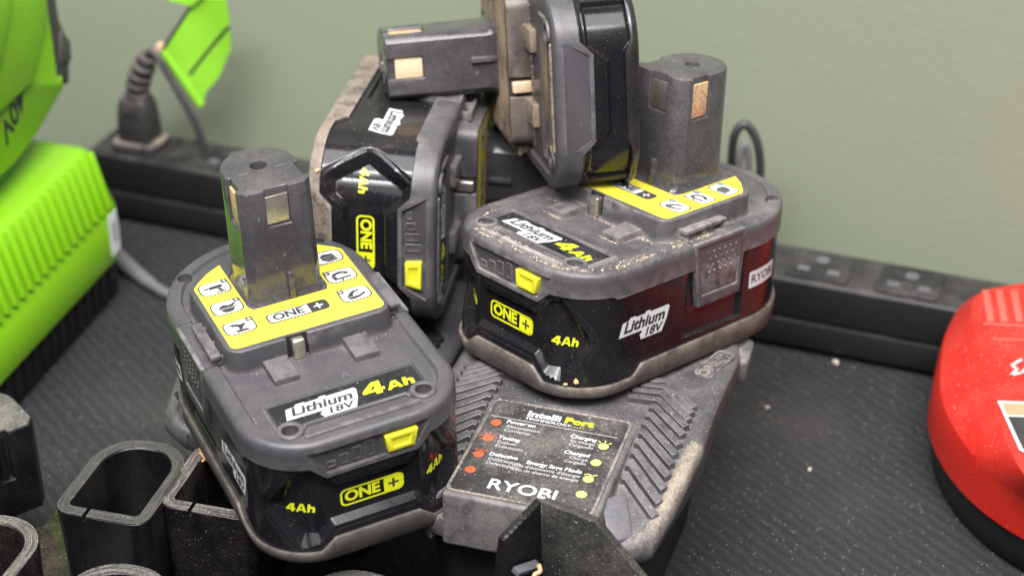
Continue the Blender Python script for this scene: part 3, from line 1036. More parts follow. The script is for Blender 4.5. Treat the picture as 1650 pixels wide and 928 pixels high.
def build_charger(root, grey=True):
    mh = 'ch_grey'
    top = 79.0 if grey else 64.5

    def dz(y):
        return float(np.interp(y, [-28, 8, 26, 110], [top - 8.5, top - 1.0, top, top - (3.6 if grey else 0)]))
    ysr = sorted(set(HWY + [-16, -8, 0, 8, 38, 68, 78, 94]))
    def section(y, inset, z0):
        h, z = hw(y) - inset, dz(y)
        lo = z0
        return [(-h + 2.5, y, lo), (h - 2.5, y, lo), (h, y, lo + 3), (h, y, z - 2.2), (h - 2.6, y, z), (-h + 2.6, y, z), (-h, y, z - 2.2), (-h, y, lo + 3)]
    v, f = ring_mesh([section(y, 0, top - 16.5) for y in ysr])
    solid('housing', (v, f), mh, root, 0.8, 2, ang=30)
    v, f = ring_mesh([[(-hw(y) + 15, y * 0.84 + 6, 0), (hw(y) - 15, y * 0.84 + 6, 0), (hw(y) - 8, y * 0.90 + 4, top - 16), (-hw(y) + 8, y * 0.90 + 4, top - 16)] for y in ysr])
    solid('base', (v, f), 'ch_black', root, 1.2)
    # ribs
    for sg in (-1, 1):
        for i, y0 in enumerate([57.6, 53.8, 49.6, 45.0, 40.0, 34.5, 29.1, 23.9, 18.5, 13.0, 7.0, 1.2]):
            xs0 = (20.5, 18.5, 16.5, 16)[i] if i < 4 else 24.6
            ye = y0 - 14.2
            pts = [(xs0 + 2, y0 - (1.2 if i < 4 else 0.2)), (29.0, y0), (42.4, ye)]
            w = 2.7
            # mitred band: upper edge and lower edge
            up_ = pts
            lo_ = [(pts[0][0], pts[0][1] - w), (pts[1][0] - w * 0.42, pts[1][1] - w), (pts[2][0] - w * 0.75, pts[2][1] - w * 0.75)]
            ring_b, ring_t = [], []
            for x, y in up_ + lo_[::-1]:
                ring_b.append((sg * x, y, dz(y) - 1.0))
                ring_t.append((sg * x, y, dz(y) + 2.3))
            solid('rib', ring_mesh([ring_b, ring_t]), 'ch_rib', root, 0.22, 1)
    # raised edge bead around the front wings
    for sg in (-1, 1):
        path = [(48.0, 24), (47.0, 10), (45.2, -6), (42.2, -20.5), (36.5, -25.5), (30.0, -28.0)]
        R = []
        for i, (x, y) in enumerate(path):
            z = dz(y)
            h_ = 1.6 if 0 < i < len(path) - 1 else 0.2
            tx, ty = np.array(path[min(i + 1, len(path) - 1)]) - np.array(path[max(i - 1, 0)])
            d = math.hypot(tx, ty)
            nx, ny = -ty / d, tx / d                        # outward (right) normal for a path that runs to the front
            R.append([(sg * (x + nx * a), y + ny * a, z + b) for a, b in ((0.9, -4.5), (0.9, -0.8), (-0.6, h_ * 0.7), (-2.4, h_), (-4.6, h_ * 0.3), (-5.0, -1.2))])
        solid('edge_bead', ring_mesh(R), 'ch_dust' if grey else 'ch_rib', root, ang=60)
        if grey:
            q = [(24.0, -16.0), (30.0, -7.5), (36.5, -22.5), (30.0, -28.4)]
            R = [[(sg * x, y, 60) for x, y in q], [(sg * x, y, z) for (x, y), z in zip(q, (79.6, 78.0, 72.4, 73.6))]]
            solid('corner_ramp', ring_mesh(R), 'ch_smooth', root, 0.6)
    v, f = prism(rrect(44, 51.5, 86, 104, 3.6, 6), top - 16, top - 6)
    solid('cord_boss', (v, f), mh, root, 2.0, 3, dust=2.0)
    if not grey:
        return
    bp_ = [(-25.6, -28.4), (25.6, -28.4), (25.6, 27.0), (22.6, 30.5), (-24.5, 30.5), (-27.0, 27.0)]
    solid('panel_boss', ring_mesh([[(x * 1.10 if x > 0 else x * 0.98, y * 1.10 if y > 0 else -30.6, 61.0) for x, y in bp_], [(x, y, 80.2) for x, y in bp_]]), mh, root, 1.4, 3)
    o_, i_ = rrect(-25.2, 24.0, -27.0, 27.0, 2.4, 3), rrect(-24.1, 22.9, -25.9, 25.9, 1.8, 3)
    n = len(o_)
    vv = [(x, y, 80.1) for x, y in o_] + [(x * .995, y * .995, 80.75) for x, y in o_] + [(x, y, 80.7) for x, y in i_] + [(x, y, 80.2) for x, y in i_]
    ff = [(k * n + i, k * n + (i + 1) % n, (k + 1) * n + (i + 1) % n, (k + 1) * n + i) for k in range(3) for i in range(n)]
    solid('panel_frame', (vv, ff), 'ch_dust', root)
    zp = 80.32
    decal('panel', fill(i_), deck_print_map(zp), 'ch_panel', root)
    P = lambda nm, sh, mt, dz_=0.06: decal(nm, sh, deck_print_map(zp + dz_), mt, root)
    P('heading_lettering', mv(text2d('Intelli', 4.3, 0.16, 0, 1.25, 'LEFT'), -12.0, 21.7), 'white_print')
    P('heading_lettering', mv(text2d('Port', 4.3, 0.16, 0, 1.30, 'LEFT'), 1.2, 21.7), 'lime_print')
    P('panel_lettering', mv(text2d('TECHNOLOGY', 1.9, 0.03, 0, 1.25, 'LEFT'), -12.0, 18.9), 'white_print')
    P('panel_lettering', mv(text2d('. . . . . . .', 2.0, 0.05, 0, 1.0, 'LEFT'), 2.2, 19.2), 'lime_dot')
    P('panel_rule', rect2(-23.4, 20.8, 16.9, 17.15), 'grey_print')
    for txt, sub1, sub2, y in (('Power on', 'Alimentation', 'Corriente', 15.2), ('Testing', 'Evaluer', 'Evaluaci\u00f3n', 5.8), ('Defective', 'D\u00e9fectueux', 'Defectuoso', -4.0)):
        P('panel_lettering', mv(text2d(txt, 2.55, 0.06, 0.08, 1.0, 'LEFT'), -17.4, y), 'white_print')
        P('panel_lettering', mv(text2d(sub1, 2.3, 0.0, 0.08, 1.0, 'LEFT'), -17.0, y - 2.6), 'grey_print')
        P('panel_lettering', mv(text2d(sub2, 2.3, 0.0, 0.08, 1.0, 'LEFT'), -17.0, y - 4.9), 'grey_print')
    for txt, sub1, sub2, y in (('Charging', 'En charge', 'Cargando', 13.5), ('Charged', 'Charg\u00e9', 'Cargado', 4.4), ('Energy Save Mode', "Mode d'\u00e9conomie d'\u00e9nergie", 'Modo de ahorro de energ\u00eda', -4.9)):
        P('panel_lettering', mv(text2d(txt, 2.55, 0.06, 0.08, 1.0, 'RIGHT'), 14.6, y), 'white_print')
        P('panel_lettering', mv(text2d(sub1, 2.15, 0.0, 0.08, 1.0, 'RIGHT'), 14.6, y - 2.5), 'grey_print')
        P('panel_lettering', mv(text2d(sub2, 2.15, 0.0, 0.08, 1.0, 'RIGHT'), 14.6, y - 4.7), 'grey_print')
    for x, ys_, mt in ((-20.6, (13.5, 4.1, -5.3, -14.2), 'red_dot'), (17.5, (11.0, 1.6, -7.8, -16.2), 'lime_dot')):
        for k, y in enumerate(ys_):
            P('indicator_dot', disc2(x, y, 1.75, 18, 1.75), mt)
            if (mt == 'red_dot' and k == 1) or (mt == 'lime_dot' and k == 0):
                for a in ((20, 55, 90, 125, 160) if mt == 'red_dot' else (50, 90, 130)):
                    c, s_ = math.cos(math.radians(a)), math.sin(math.radians(a))
                    P('indicator_ray', stroke2([(x + 2.3 * c, y + 2.3 * s_), (x + 3.3 * c, y + 3.3 * s_)], 0.35), mt)
            if k == 2:
                P('indicator_ray', stroke2([(x - 1.8, y + 2.1), (x - 0.8, y + 2.7), (x + 0.6, y + 2.1), (x + 2.2, y + 2.8)], 0.35), mt)
    P('maker_lettering', mv(ryobi(7.4), -1.2, -19.6), 'white_print')
    fr_, blk, let, plus, _ = one_plus(19, 7.0)
    for sh in (fr_, let, plus):
        o = raw('raised_emblem', [(*p, dz(75) + 0.05) for p in mv(sh, 41.6, 75.0, 1, math.radians(72))[0]], sh[1], mh)
        md = o.modifiers.new('s', 'SOLIDIFY')
        md.thickness = 0.7
        md.offset = 1
        bake(o)
        fin(o, root)


CH1 = Matrix.Translation((0.0103, 0.48804, 0)) @ Matrix.Rotation(math.radians(-17.4), 4, 'Z')
charger = empty('battery_charger', 'dusty grey ribbed battery charger with printed indicator panel under the upright pack', 'charger', CH1)
build_charger(charger, True)
CH2 = Matrix.Translation((-0.079, 0.553, 0)) @ Matrix.Rotation(math.radians(-17.4), 4, 'Z')
charger2 = empty('battery_charger', 'grey battery charger with ribs darkened for shade, mostly hidden beneath the left foreground battery pack', 'charger', CH2)
build_charger(charger2, False)
set_dust(charger2, {'housing': 0.35, 'edge_bead': 0.6}, 0.25)
set_mat(charger2, ('rib',), 'ch_black')  # grey ribs coloured near-black to paint in the shade beneath the packs

# ------------------------------------------------------------------ printed sleeves, peg and corner piece
def printed_material():
    m = plastic('printed_black_plastic', (0.004, 0.004, 0.005), 0.24, 0.20, (0.18, 0.14, 0.10), up=0.5, grain=0.04, specks=1.6, spec=0.35)
    nt = m.node_tree
    tc = nt.nodes.new('ShaderNodeTexCoord')
    wv = _n(nt, 'ShaderNodeTexWave', wave_type='BANDS', bands_direction='Z')
    wv.inputs['Scale'].default_value = 600
    wv.inputs['Distortion'].default_value = 0.6
    nt.links.new(tc.outputs['Object'], wv.inputs[0])
    old = [n for n in nt.nodes if n.type == 'BUMP'][0]
    bp = _n(nt, 'ShaderNodeBump')
    bp.inputs['Strength'].default_value = 0.35
    bp.inputs['Distance'].default_value = 0.0002
    nt.links.new(wv.outputs['Fac'], bp.inputs['Height'])
    nt.links.new(old.outputs[0], bp.inputs['Normal'])
    nt.links.new(bp.outputs[0], nt.nodes['Principled BSDF'].inputs['Normal'])
    return m


M['printed'] = printed_material()
M['print_top'] = plastic('printed_top_layer', (0.034, 0.033, 0.031), 0.45, 0.8, (0.24, 0.22, 0.185), up=0.3, grain=1.0, specks=2.0)
M['print_face'] = plastic('printed_speckled_face', (0.012, 0.012, 0.011), 0.5, 0.22, (0.17, 0.155, 0.125), up=0.1, grain=0.6, specks=5.0)


def sleeve_poly(w, d, off):
    hwid, rf = w / 2 + off, 6.0 + off
    y0, y1 = -d / 2 - off, d / 2 + off
    rb = hwid * 0.92
    return (arc(hwid - rf, y0 + rf, rf, -90, 0, 5) + arc(hwid - rb, y1 - rb, rb, 0, 90, 8) + arc(-hwid + rb, y1 - rb, rb, 90, 180, 8) +
            arc(-hwid + rf, y0 + rf, rf, 180, 270, 5))


def sleeve(label, x, y, z0, z1, rot, dust=0.7, w=34, d=45, wall=4.6):
    t = empty('printed_sleeve', label, 'sleeve', Matrix.Translation((x * S, y * S, z0 * S)) @ Matrix.Rotation(math.radians(rot), 4, 'Z'),
              'black printed sleeves by the pile')
    h = z1 - z0
    ou, inn = sleeve_poly(w, d, 0), sleeve_poly(w, d, -wall)
    n = len(ou)
    R = [[(x_, y_, 0) for x_, y_ in sleeve_poly(w, d, -1.2)], [(x_, y_, h - 0.5) for x_, y_ in ou], [(x_ * .985, y_ * .985, h - 0.15) for x_, y_ in ou]]
    I = [[(x_ * 1.03, y_ * 1.03, h - 0.15) for x_, y_ in inn], [(x_, y_, h - 0.6) for x_, y_ in inn], [(x_, y_, 3) for x_, y_ in inn]]
    v, f = ring_mesh(R + I, True, True)
    o = raw('tube', v, f, 'printed')
    recalc(o)
    cut(o, [raw('c', *box(-5.6, -4.2, -d / 2 - 3, -d / 2 + wall + 2, h - 2.2, h + 3))])
    fin(o, t, 40, dust)
    # top rim: concentric extrusion lines
    for k in range(7):
        a, b = -0.2 - k * (wall - 0.4) / 7, -0.2 - (k + 0.66) * (wall - 0.4) / 7
        A, B = sleeve_poly(w, d, a), sleeve_poly(w, d, b)
        keep = [i for i in range(n)]
        vv, ff = ring_mesh([[(p[0], p[1], h - 0.4) for p in A], [(p[0], p[1], h + 0.06) for p in A], [(p[0], p[1], h + 0.06) for p in B], [(p[0], p[1], h - 0.4) for p in B]], False, False)
        o = raw('rim_line', vv, ff, 'print_top')
        recalc(o)
        cut(o, [raw('c', *box(-5.6, -4.2, -d / 2 - 3, -d / 2 + wall + 2, h - 2.2, h + 3))])
        fin(o, t, 40, dust)
    return t


sleeve('empty black printed sleeve standing fully visible left of the front battery pack', -131, 500, 27, 62, -15, 0.35)
sleeve('brownish dusty printed sleeve tucked under the left edge of front battery pack', -96.5, 503, 20, 62, -15, 1.3)
sleeve('dusty printed sleeve cut by the bottom left corner of the picture', -172, 458, 20, 62, -15, 1.0)
sleeve('printed sleeve whose round rim just peeks over the bottom edge', -126, 434, 20, 61, -15, 1.0)
sleeve('printed sleeve in deep shade under the front of left foreground pack', -52, 438, 16, 55, -15, 0.5)
t = empty('printed_plug', 'solid black printed plug with a side slot at the left edge', 'plug',
          Matrix.Translation((-0.190, 0.540, 0.024)) @ Matrix.Rotation(math.radians(38), 4, 'Z'))
pp_ = [(x * 1.0, (y - 27) * 1.0) for x, y in stem_poly(1.0)]
solid('body', prism(pp_, 0, 36), 'printed', t, 0.5, 2, dust=0.5, cutters=[box(-3.0, 2.4, -20, -12.9, 16, 40)])
solid('top_layer', prism([(x * .95, y * .95) for x, y in pp_ if True], 35.9, 36.25), 'print_top', t, dust=0.55,
      cutters=[box(-3.2, 2.6, -20, -12.7, 22, 40)])
solid('latch_tongue', box(-1.6, 1.0, -13.9, -12.5, 16.5, 34), 'printed', t, 0.2, dust=0.5)
t = empty('printed_rack', 'dusty black printed rack slab under the sleeves at lower left', 'rack', Matrix.Translation((-0.150, 0.497, 0)) @ Matrix.Rotation(math.radians(-15), 4, 'Z'))
solid('slab', prism([(-26, -46), (20, -46), (22, 4), (-8, 22), (-26, 16)], 4, 26.5), 'printed', t, 1.0, dust=1.4)
solid('flange', prism([(-28, -30), (-20, -30), (-10, 24), (-30, 40)], 3, 18), 'printed', t, 0.8, dust=1.2)


def slab(pts, th):
    P = [np.array(p, float) for p in pts]
    n = np.cross(P[1] - P[0], P[-1] - P[0])
    n /= np.linalg.norm(n)
    return ring_mesh([[tuple(p) for p in P], [tuple(p - n * th) for p in P]])


t = empty('printed_corner_piece', 'speckled black printed corner piece leaning on the front of the grey charger', 'bracket', Matrix.Translation((0.0091, 0.4495, 0.0912)))
rel = lambda p: (p[0] - 9.1, p[1] - 456.5, p[2] - 87.0)
PA, PB, PC, PD = (9.1, 456.5, 87.0), (25.3, 448.9, 85.0), (45.6, 439.4, 62.0), (10.0, 455.2, 45.0)
PE, PF = (-2.5, 443.0, 82.5), (-6.5, 440.6, 45.0)
solid('face', slab([rel(p) for p in (PD, PC, PB, PA)], 3.2), 'print_face', t, 0.3, dust=1.5)
solid('flank', slab([rel(p) for p in (PF, PD, PA, PE)], 2.6), 'printed', t, 0.3, dust=0.5)
solid('ledge', slab([rel(p) for p in ((-0.4, 444.0, 70.0), (6.4, 451.8, 66.5), (8.4, 449.8, 65.5), (1.6, 442.2, 69.0))], 2.0), 'ch_smooth', t, 0.2, dust=0.8)

# ------------------------------------------------------------------ power strip with plug, tag and cords
M['strip'] = plastic('strip_black_plastic', (0.012, 0.012, 0.013), 0.42, 0.40, (0.14, 0.127, 0.11), up=0.95, grain=0.1, specks=0.5, spec=0.25)
M['strip_front'] = M['strip']
SM = Matrix(((ca, -sa, 0, -0.010), (sa, ca, 0, 0.724), (0, 0, 1, 0), (0, 0, 0, 1)))
strip = empty('power_strip', 'long black power strip along the wall behind the batteries', 'power strip', SM)
solid('lower_case', join([box(-212, 330, 0.0, 31.5, 3.0, 16.0), box(-208, 326, 4.0, 28, 0.2, 3.2)]), 'strip', strip, 1.2, 2, dust=0.6)
solid('upper_case', box(-211.6, 329.6, 0.7, 30.8, 16.3, 36.0), 'strip', strip, 2.0, 3, dust=1.0)
for a in (-186, -140, -94, -48, -2, 44, 90, 148, 187, 233, 279):
    op = solid('outlet', prism(rrect(a - 13.5, a + 13.5, 3.6, 28.0, 2.5, 3), 35.5, 36.8), 'strip', strip, 0.4, dust=1.0)
    for sx in (-6.5, 6.5):
        solid('slot', box(a + sx - 2.6, a + sx + 2.6, 9.2, 13.0, 36.0, 36.95), 'ch_smooth', op)
    solid('slot', prism(arc(a, 20.5, 3.0, 0, 345, 15), 36.0, 36.95), 'ch_smooth', op)

M['rubber'] = plastic('black_rubber', (0.022, 0.022, 0.024), 0.5, 0.6, (0.24, 0.2, 0.16), up=0.7, grain=0.1, specks=0.2)
plug = empty('mains_plug', 'black mains plug with ribbed strain relief standing in the power strip', 'plug', Matrix.Translation((-0.181, 0.803, 0.037)) @ Matrix.Rotation(STRIP_A, 4, 'Z'))
solid('flange', prism(rrect(-12, 12, -10, 10, 4, 4), 0, 4.2), 'rubber', plug, 0.8, 2, dust=2.2)
v, f = ring_mesh([[(x * k, y * k, z) for x, y in rrect(-8.6, 8.6, -7.5, 7.5, 2, 3)] for k, z in ((1.0, 4.0), (0.97, 14), (0.88, 22), (0.72, 26.5))])
solid('body', (v, f), 'rubber', plug, 0.5, 2, dust=0.8)
solid('grip_recess', ring_mesh([[(x, -7.9 + 0.05 * z, z) for x, z in ((-4.6, 6.5), (4.6, 6.5), (4.0, 18), (2.6, 20.5), (-2.6, 20.5), (-4.0, 18))],
                                [(x, -7.3 + 0.05 * z, z) for x, z in ((-4.6, 6.5), (4.6, 6.5), (4.0, 18), (2.6, 20.5), (-2.6, 20.5), (-4.0, 18))]]), 'void', plug)
pth = [(0.5, 0, 25), (1.2, 0, 30), (2.6, 0, 35), (4.8, 0, 40), (7.2, 0, 45), (8.6, 0, 48)]
solid('strain_relief', tube(smooth_path(pth, 3), 4.6, 14), 'rubber', plug, dust=0.8)
for k in range(4):
    p = np.array(smooth_path(pth, 4)[2 + k * 4])
    q = np.array(smooth_path(pth, 4)[3 + k * 4])
    dd = (q - p) / np.linalg.norm(q - p)
    solid('collar', tube([tuple(p - dd * 1.4), tuple(p - dd * 0.9), tuple(p + dd * 0.9), tuple(p + dd * 1.4)], [5.2, 6.0, 6.0, 5.2], 14), 'rubber', plug, dust=1.0)
solid('cord', tube(smooth_path([(8.6, 0, 48), (11.5, -0.5, 51.5), (14.5, -1, 50.0), (20, -1.5, 42), (28, -2, 28), (33, -2, 17), (36, -2, 4), (36.5, -2, -1)], 6), 1.9, 10), 'rubber', plug, dust=0.5)
M['tag_green'] = simple('lime_tag_film', (0.20, 0.47, 0.025), 0.45, 0, 0.08, 60)
M['tan_end'] = simple('tan_tip', (0.55, 0.36, 0.24), 0.6)
tagr = empty('cord_tag', 'lime green warning tag with black rules wrapped round the plug cord', 'tag', Matrix.Translation((-0.150, 0.800, 0.085)))
fp = [(-15.0, 3.8), (-5.2, 17), (4.6, 29.5), (17, 31), (17.9, 20), (17.2, 4), (10, -11), (3.4, -18), (0.6, -26), (-2.4, -22), (-6.2, -14.6), (-12.4, -4.0)]


def tag_y(x, z):
    return 1.5 * math.sin(x * 0.16 + z * 0.05)


sh = refine(fill(fp), 4.0)
o = raw('film', [(x, tag_y(x, z), z) for x, z in sh[0]], sh[1], 'tag_green')
md = o.modifiers.new('s', 'SOLIDIFY')
md.thickness = 0.5
bake(o)
fin(o, tagr, 60)
for pts, w in (([(-14.0, 5.8), (2.0, 28.0)], 1.6), ([(-3.0, -8.0), (17.0, 15.5)], 1.6)):
    sh = refine(stroke2(pts, w), 3)
    o = raw('rule', [(x, tag_y(x, z) - 0.7, z) for x, z in sh[0]], sh[1], 'black_print')
    fin(o, tagr)
solid('film_wrap', tube([(-14.5, -0.8, 2.5), (-8, -1, -9), (0.5, -1.2, -24.5)], 2.3, 10), 'tag_green', tagr)
solid('tip', tube([(-18.0, 0, 1.5), (-15.6, 0, 6.5)], 1.9, 10), 'tan_end', tagr)
sh = refine(fill([(-9.5, 29.5), (0.8, 26.0), (8.0, 33), (-6, 38)]), 4)
o = raw('film', [(x, -3.0 + tag_y(x, z), z) for x, z in sh[0]], sh[1], 'tag_green')
md = o.modifiers.new('s', 'SOLIDIFY')
md.thickness = 0.5
bake(o)
fin(o, tagr, 60)

lp = [(94.8, 709, 37.2), (95.2, 708, 66), (94.7, 705, 84.1), (95.6, 704, 92.5), (99.0, 704, 96.2), (103.0, 703.5, 92.2), (105.9, 703, 84), (107.4, 703, 70), (108.0, 704, 37.2)]
o = solid('looped_cord', tube(smooth_path(lp, 6), 1.9, 10), 'rubber', None, dust=0.5)
tag(o, 'black cord looping up behind the right-hand battery stem', 'cord')
M['grey_cord'] = simple('grey_cord_sheath', (0.12, 0.115, 0.115), 0.55)
lp = [(97.6, 705, 37.2), (97.9, 703, 62), (97.8, 702, 80), (99.6, 702, 88), (101.6, 702, 80), (102.2, 703, 60), (102.4, 703, 37.2)]
o = solid('looped_cord', tube(smooth_path(lp, 6), 1.5, 10), 'grey_cord', None)
tag(o, 'thin pale grey cord inside the black cord loop', 'cord')
o = solid('charger_cord', tube(smooth_path([(-196, 757, 6), (-186, 748, 5.4), (-178, 739, 4.4), (-169, 729, 3.6), (-158, 719, 2.8), (-140, 709, 2.6), (-100, 690, 2.6), (-60, 680, 2.6)], 6),
                              [4.4] * 8 + [4.2 - 0.1 * i for i in range(12)] + [2.5] * 23, 12), 'grey_cord', None)
tag(o, 'grey cord leaving the lime green charger across the mat', 'cord')

# ------------------------------------------------------------------ lime charger with its battery
M['lime'] = plastic('lime_plastic', (0.215, 0.50, 0.008), 0.42, 0.10, (0.34, 0.40, 0.12), grain=0.06, specks=0.8, tint=0.03)
M['dark_grey'] = plastic('dark_grey_plastic', (0.045, 0.045, 0.047), 0.5, 0.4, TAN, grain=0.1)
GA = math.atan2(0.964, 0.266)
# local: +X along the long side (towards the wall), +Y away from the pile (to the left), z up
GM = Matrix.Translation((-0.208, 0.616, 0)) @ Matrix.Rotation(GA, 4, 'Z')
gch = empty('lime_charger', 'lime green charger with ribbed flank and black foot at the left', 'charger', GM)
prof = [(0, 20), (-0.6, 30), (0, 43), (1.5, 46), (8.2, 70), (11.5, 73.5), (90, 75), (90, 20)]
v, f = ring_mesh([[(-70, y, z) for y, z in prof], [(108, y, z) for y, z in prof], [(115, y + (2 if y < 20 else -4), z - (1.5 if z > 60 else 0)) for y, z in prof],
                  [(121, y + (5 if y < 20 else -8), z - (6 if z > 60 else 0)) for y, z in prof]])
solid('housing', (v, f), 'lime', gch, 2.0, 3, ang=45)
for k in range(27):
    x = -66 + k * 6.6
    if x > 106:
        break
    rb = [(x, 1.6, 46.5), (x + 3.4, 1.6, 46.5), (x + 3.4, 9.4, 73.0), (x, 9.4, 73.0)]
    rt = [(x + 0.4, -1.0, 47.6), (x + 3.0, -1.0, 47.6), (x + 3.0, 5.4, 74.6), (x + 0.4, 5.4, 74.6)]
    solid('rib', ring_mesh([rb, rt]), 'lime', gch, 0.5, 2)
solid('foot', prism([(-70, 3.5), (112, 3.5), (116, 8), (116, 84), (-70, 84)], 0, 20.5), 'ch_black', gch, 1.5)
for k in range(22):
    x = -64 + k * 8.0
    solid('foot_rib', box(x, x + 3.0, 2.4, 4.2, 3, 19), 'ch_black', gch, 0.3)
lb = [(102.5, -1.0, 25), (111.0, -0.6, 25), (111.0, -0.6, 45), (102.5, -1.0, 45)]
M['white_label'] = simple('white_paper_label', (0.72, 0.74, 0.76), 0.5)
solid('blank_label', slab(lb, 0.3), 'white_label', gch)
solid('blank_label_patch', slab([(104.6, -1.2, 31), (109.0, -1.0, 31), (109.0, -1.0, 41), (104.6, -1.2, 41)], 0.1), 'grey_print', gch)
GB = Matrix.Translation((-0.2045, 0.690, 0.075)) @ Matrix.Rotation(math.radians(-13), 4, 'Z')
gb = empty('lime_battery', 'large lime green battery tipped into the lime charger at the left edge', 'battery', GB)
side = [(-95, 14), (-6, 12), (16, 15.5), (45, 24), (46, 30.5), (41, 31), (41, 90), (-95, 90)]
solid('body', ring_mesh([[(-70, y, z) for y, z in side], [(-2.0, y, z) for y, z in side]]), 'lime', gb, 2.2, 3)
fl = [(-90, 40), (14, 40), (36, 62), (36, 92), (-90, 92)]
solid('flank_panel', ring_mesh([[(-6, y, z) for y, z in fl], [(1.0, y - 1, z + 1) for y, z in fl]]), 'lime', gb, 1.6, 3)
fl = [(-90, 62), (-14, 62), (2, 80), (4, 96), (-90, 96)]
solid('flank_panel', ring_mesh([[(-6, y, z) for y, z in fl], [(4.0, y - 1, z + 1) for y, z in fl]]), 'lime', gb, 1.6, 3)
lt_ = [(40, 32), (47, 26), (52, 22), (56, 34), (56, 44), (51, 54), (50, 90), (40, 90)]
solid('latch', ring_mesh([[(-40, y, z) for y, z in lt_], [(-3, y, z) for y, z in lt_]]), 'dark_grey', gb, 2.0, 3)
lt_ = [(44, 36), (54, 33), (55.5, 42), (49, 50)]
solid('latch_button', ring_mesh([[(-6, y, z) for y, z in lt_], [(-1.5, y, z) for y, z in lt_]]), 'dark_grey', gb, 1.0, 2)
tx = mv(text2d('40V', 14.0, 0.38, 0.15, 1.05), -2.0, 34.0, 1.0, math.radians(180 + 26))
decal('voltage_lettering', tx, lambda u, w: (-1.85, u, w), 'black_print', gb)

# ------------------------------------------------------------------ red charger on the right
M['red'] = plastic('red_plastic', (0.39, 0.014, 0.009), 0.48, 0.10, (0.45, 0.24, 0.18), grain=0.12, specks=4.0, tint=0.06, scratch=0.06, spec=0.25)
M['red_pale'] = simple('dusty_red', (0.50, 0.075, 0.055), 0.6)
M['orange_print'] = simple('orange_print', (0.80, 0.22, 0.12), 0.5)
rc = empty('red_charger', 'red battery charger with a black foot at the right edge', 'charger', Matrix.Translation((0.2035, 0.580, 0)))
OU = [(280, 692), (215, 674), (199, 668), (186, 658), (173, 634), (163.5, 604), (160.5, 582), (163.5, 558), (172.5, 536), (188, 517), (214, 500), (280, 486)]
TO = [(280, 668), (214, 652), (199, 648), (188, 642), (181.5, 625), (178.5, 590), (176.5, 565), (175.5, 542), (177, 520), (184, 503), (207, 490), (280, 482)]
ou_, to_ = smooth_path([(a - 200, b - 580, 0) for a, b in OU], 4), smooth_path([(a - 200, b - 580, 0) for a, b in TO], 4)


def rr_(k, z, sh=0.0):
    out = []
    for a, b in zip(ou_, to_):
        p = np.array(a) * (1 - k) + np.array(b) * k
        d = np.array([50.0, 0, 0]) - p
        d[2] = 0
        p = p + d / np.linalg.norm(d) * sh
        out.append((p[0], p[1], z))
    return out


solid('housing', ring_mesh([rr_(0, 17, 1.0), rr_(0, 17.6), rr_(0.02, 26), rr_(0.06, 33), rr_(0.14, 36.5), rr_(0.90, 48.0), rr_(1.0, 49.2), rr_(1.0, 50.0, 3.0), rr_(1.0, 50.2, 8.0)]), 'red', rc, ang=17)
solid('foot', ring_mesh([rr_(0, 0, 5.0), rr_(0, 1.5, 3.2), rr_(0, 9, 1.8), rr_(0, 17.2, 1.2)]), 'ch_black', rc, ang=50)
for k, x in enumerate((-9.5, -4.0, 2.0, 8.0)):
    solid('vent_slot', slab([(x - 4.6, 38.5, 50.9), (x - 1.6, 38.5, 50.9), (x + 1.9, 63.5, 50.6), (x - 1.1, 63.5, 50.6)], 0.8), 'red_pale', rc, 0.3)
solid('vent_sill', slab([(-16, 36.6, 50.7), (40, 32.5, 50.7), (40, 33.7, 50.7), (-16, 37.8, 50.7)], 0.6), 'red_pale', rc, 0.2)
solid('panel_edge', slab([(-15, 25.8, 50.6), (40, 22.0, 50.6), (40, 23.0, 50.6), (-15, 26.8, 50.6)], 0.5), 'red_pale', rc, 0.15)
zt = 50.75
dc = lambda nm, sh, mt, dz_=0.0: decal(nm, mv(sh, -5.0, 0), deck_print_map(zt + dz_), mt, rc)
dc('badge_border', fill([(-17.4, -17.2), (18, -20.5), (16, -44), (6, -66), (-16.5, -47.0)][::-1] and [(-17.6, -17.0), (-16.8, -48.0), (4, -70), (24, -46), (24, -19.5)]), 'white_print')
dc('badge_field', fill([(-16.2, -27.0), (-15.4, -47.4), (4.2, -67.8), (22.6, -45.4), (22.6, -30.0)]), 'black_print', 0.04)
dc('badge_band', fill([(-16.4, -18.2), (-16.25, -26.2), (22.6, -29.0), (22.6, -20.9)]), 'orange_print', 0.04)
dc('badge_lettering', fill([(-8.0, -34.0), (-7.6, -45.0), (-5.2, -45.2), (-5.6, -34.2)]), 'white_print', 0.08)
dc('script_stroke', stroke2([(-2.0, 11.0), (-6.8, 7.0), (-5.0, 4.6), (-8.6, 0.0), (-4.0, 2.0), (1.0, 8.0), (4.0, 3.0)], 1.1), 'white_print')

# ------------------------------------------------------------------ loose bits of wood
M['chip'] = simple('wood_chip', (0.48, 0.28, 0.14), 0.7, 0, 0.25, 300)
M['pale_chip'] = simple('pale_chip', (0.60, 0.52, 0.40), 0.7, 0, 0.25, 300)


